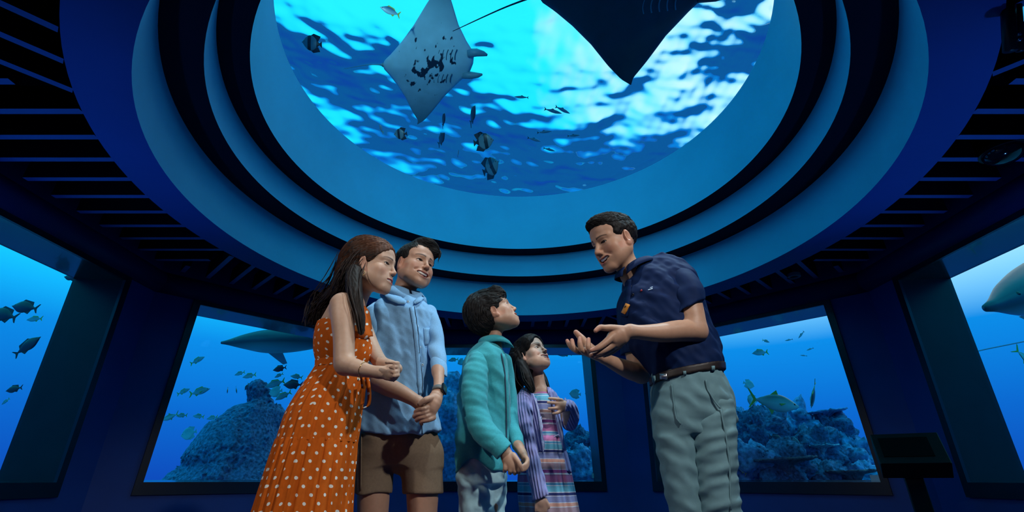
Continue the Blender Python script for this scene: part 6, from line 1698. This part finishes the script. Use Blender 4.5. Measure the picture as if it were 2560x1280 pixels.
def rock(parent, px, py, Y, rx, rz, label, ry=None, seed=0, n=70, m=None, rough=.16, name='reef_rock', sink=.15):
    """boulder whose centre shows at (px, py); radii in pixels across and up"""
    c = P(px, py, Y); ax, az = RP(rx, py, Y), RP(rz, py, Y) * 1.05; ay = ry or ax * .8
    nt, npf = n // 2, n
    t = np.linspace(0.001, math.pi - .001, nt); a = np.linspace(0, 2 * math.pi, npf + 1)[:-1]
    T, A = np.meshgrid(t, a, indexing='ij'); D = np.stack([np.sin(T) * np.cos(A), np.sin(T) * np.sin(A), np.cos(T)], -1).reshape(-1, 3)
    base = D * (ax, ay, az); r = fbm(seed * 7 + 3, max(ax, az) * .9, rough * min(ax, az) * 2)(base + c)
    V = base + D * r[:, None]
    ii = np.arange(nt * npf).reshape(nt, npf); nx = np.roll(ii, -1, 1)
    Q = np.stack([ii[:-1], ii[1:], nx[1:], nx[:-1]], -1).reshape(-1, 4)
    o = ob(name, quads_mesh(name, V, Q), m or (M_ROCK if seed % 2 else M_ROCK2), parent); o.location = Vector(c) - parent.location
    o['label'] = label
    return o
def plate(px, py, Y, rx, label, m, tilt=.1, seed=0, stem=.12):
    c = P(px, py, Y); r = RP(rx, py, Y); root = empty('table_coral', c, label, 'coral', 'table corals')
    rng = np.random.default_rng(seed); n = 48; V, Q = [], []; ph = rng.uniform(0, 6.28, 4)
    rr = [(1 + .10 * math.sin(3 * a + ph[0]) + .06 * math.sin(7 * a + ph[1]) + .04 * math.sin(13 * a + ph[2])) for a in np.linspace(0, 2 * math.pi, n + 1)[:-1]]
    for k, z in ((.02, .02), (.5, .03), (.85, .05), (1, .055), (1.0, .025), (.85, .0), (.4, -.04), (.12, -stem / max(r, .01) * .4)):
        for i in range(n):
            a = 2 * math.pi * i / n; V.append((k * rr[i] * r * math.cos(a), k * rr[i] * r * .7 * math.sin(a), z * r * 1.6 + tilt * k * rr[i] * r * math.cos(a) + rng.normal(0, .006) * (k > .3)))
    for j in range(7):
        for i in range(n): Q.append((j * n + i, j * n + (i + 1) % n, (j + 1) * n + (i + 1) % n, (j + 1) * n + i))
    ob('plate', quads_mesh('plate', V, Q), m, root)
    mb = MB(); mb.tube([(0, 0, -.02), (0, .02, -stem), (.02, .03, -stem * 2.2)], [r * .16, r * .11, r * .2], 10); mb.build('stem', m, root, True)
# left mound with its chimney
def mound():
    f = Field(); Y = 8.6; S = Pose(Y)
    S.stack(f, [(1010, 604, 690, 0, 45), (1030, 572, 702, 0, 70), (1070, 540, 706, 0, 95), (1120, 508, 718, 0, 120), (1170, 470, 735, 0, 140), (1205, 432, 748, 0, 160), (1290, 380, 780, 0, 190)], .1, 2.2)
    S.chain(f, [(655, 1020, 0, 30), (650, 992, 0, 24), (646, 978, -.05, 24)], .05)
    S.chain(f, [(622, 969, -.05, 4), (650, 976, -.05, 9), (678, 982, -.05, 8)], .06)
    f.fold(fbm(91, .9, .07)); f.fold(waves(97, 24, .085, .020)); f.fold(waves(98, 24, .05, .010))
    V, Q = field_mesh(f, .022, None, 0); c = S.p(590, 1205)
    o = ob('rock_mound', quads_mesh('rock_mound', V - c, Q), M_ROCK); o.location = c
    tag(o, 'large dark rock mound with a ragged chimney behind the orange dress', 'rock')
mound()
RK = [(1905, 1085, 7.7, 62, 48), (1985, 1070, 8.2, 56, 46), (2078, 1095, 8.0, 52, 44), (2130, 1150, 7.8, 62, 48), (2030, 1140, 7.6, 66, 52), (1880, 1165, 7.2, 60, 50), (1955, 1170, 7.0, 62, 46), (2160, 1200, 7.2, 60, 40), (2060, 1200, 7.1, 62, 36), (1850, 1110, 8.2, 50, 70)]
RL = ['rounded reef rock below the large silver fish', 'reef rock behind the two dark fish', 'pale-topped reef rock under the right table coral', 'broad reef rock sloping to the right jamb', 'reef rock at the centre of the right window', 'reef rock beside the guide trousers',
      'low reef rock at the sill of the right window', 'reef rock in the bottom right corner of the right window', 'reef rock at the sill under the big dark fish', 'tall reef rock rising behind the guide hip']
reef_r = empty('coral_reef', P(2010, 1205, 7.6) * (1, 1, 0) + (0, 0, .02), 'blue boulder reef filling the lower half of the right window', 'reef')
reef_m = empty('coral_reef', P(1300, 1205, 9.5) * (1, 1, 0) + (0, 0, .02), 'low rock reef along the bottom of the middle window', 'reef')
for i, (r, l) in enumerate(zip(RK, RL)): rock(reef_r, *r, l, seed=i + 1, rough=.17)
plate(2066, 1030, 7.9, 44, 'dark table coral standing clear at the right of the reef', M_ROCK2, .10, 1); plate(2054, 1116, 7.3, 38, 'pale table coral shelf in the middle of the reef', M_CORALP, .02, 2)
plate(1964, 1152, 6.8, 76, 'broad brown table coral in front of the reef', M_CORAL, .06, 3, .2); plate(2136, 1181, 6.7, 60, 'brown table coral at the bottom right of the reef', M_CORAL, .04, 4, .2); plate(1902, 1036, 8.0, 40, 'dark table coral behind the large silver fish', M_ROCK2, -.06, 5)
rock(reef_m, 1120, 1090, 9.6, 70, 120, 'pale bumpy coral head between the man and the boy', seed=21, m=M_ROCK2, rough=.14); rock(reef_m, 1455, 1110, 9.4, 40, 32, 'dark rock ledge behind the girl in the middle window', seed=23, m=M_ROCK)
rock(reef_m, 1470, 1165, 9.2, 70, 48, 'reef rock low in the middle window beside the frame', seed=25, m=M_ROCK2); rock(reef_m, 1400, 1180, 9.8, 80, 50, 'reef rock behind the striped skirt', seed=27, m=M_ROCK)
# sandy bed the rocks stand on
v = []
for i in range(64):
    a = 2 * math.pi * i / 64
    for r in (4.6, 10.5): v.append((OC[0] + r * math.cos(a), OC[1] + r * math.sin(a), .02))
sb = ob('seabed', mesh_from('seabed', v, [(2 * i, 2 * i + 1, (2 * i + 3) % 128, (2 * i + 2) % 128) for i in range(64)]), mat('blue_grey_sand', (.10, .22, .34), .95, spec=.1, noise=.3, nscale=3, bump=.4, bscale=20)); struct(sb)
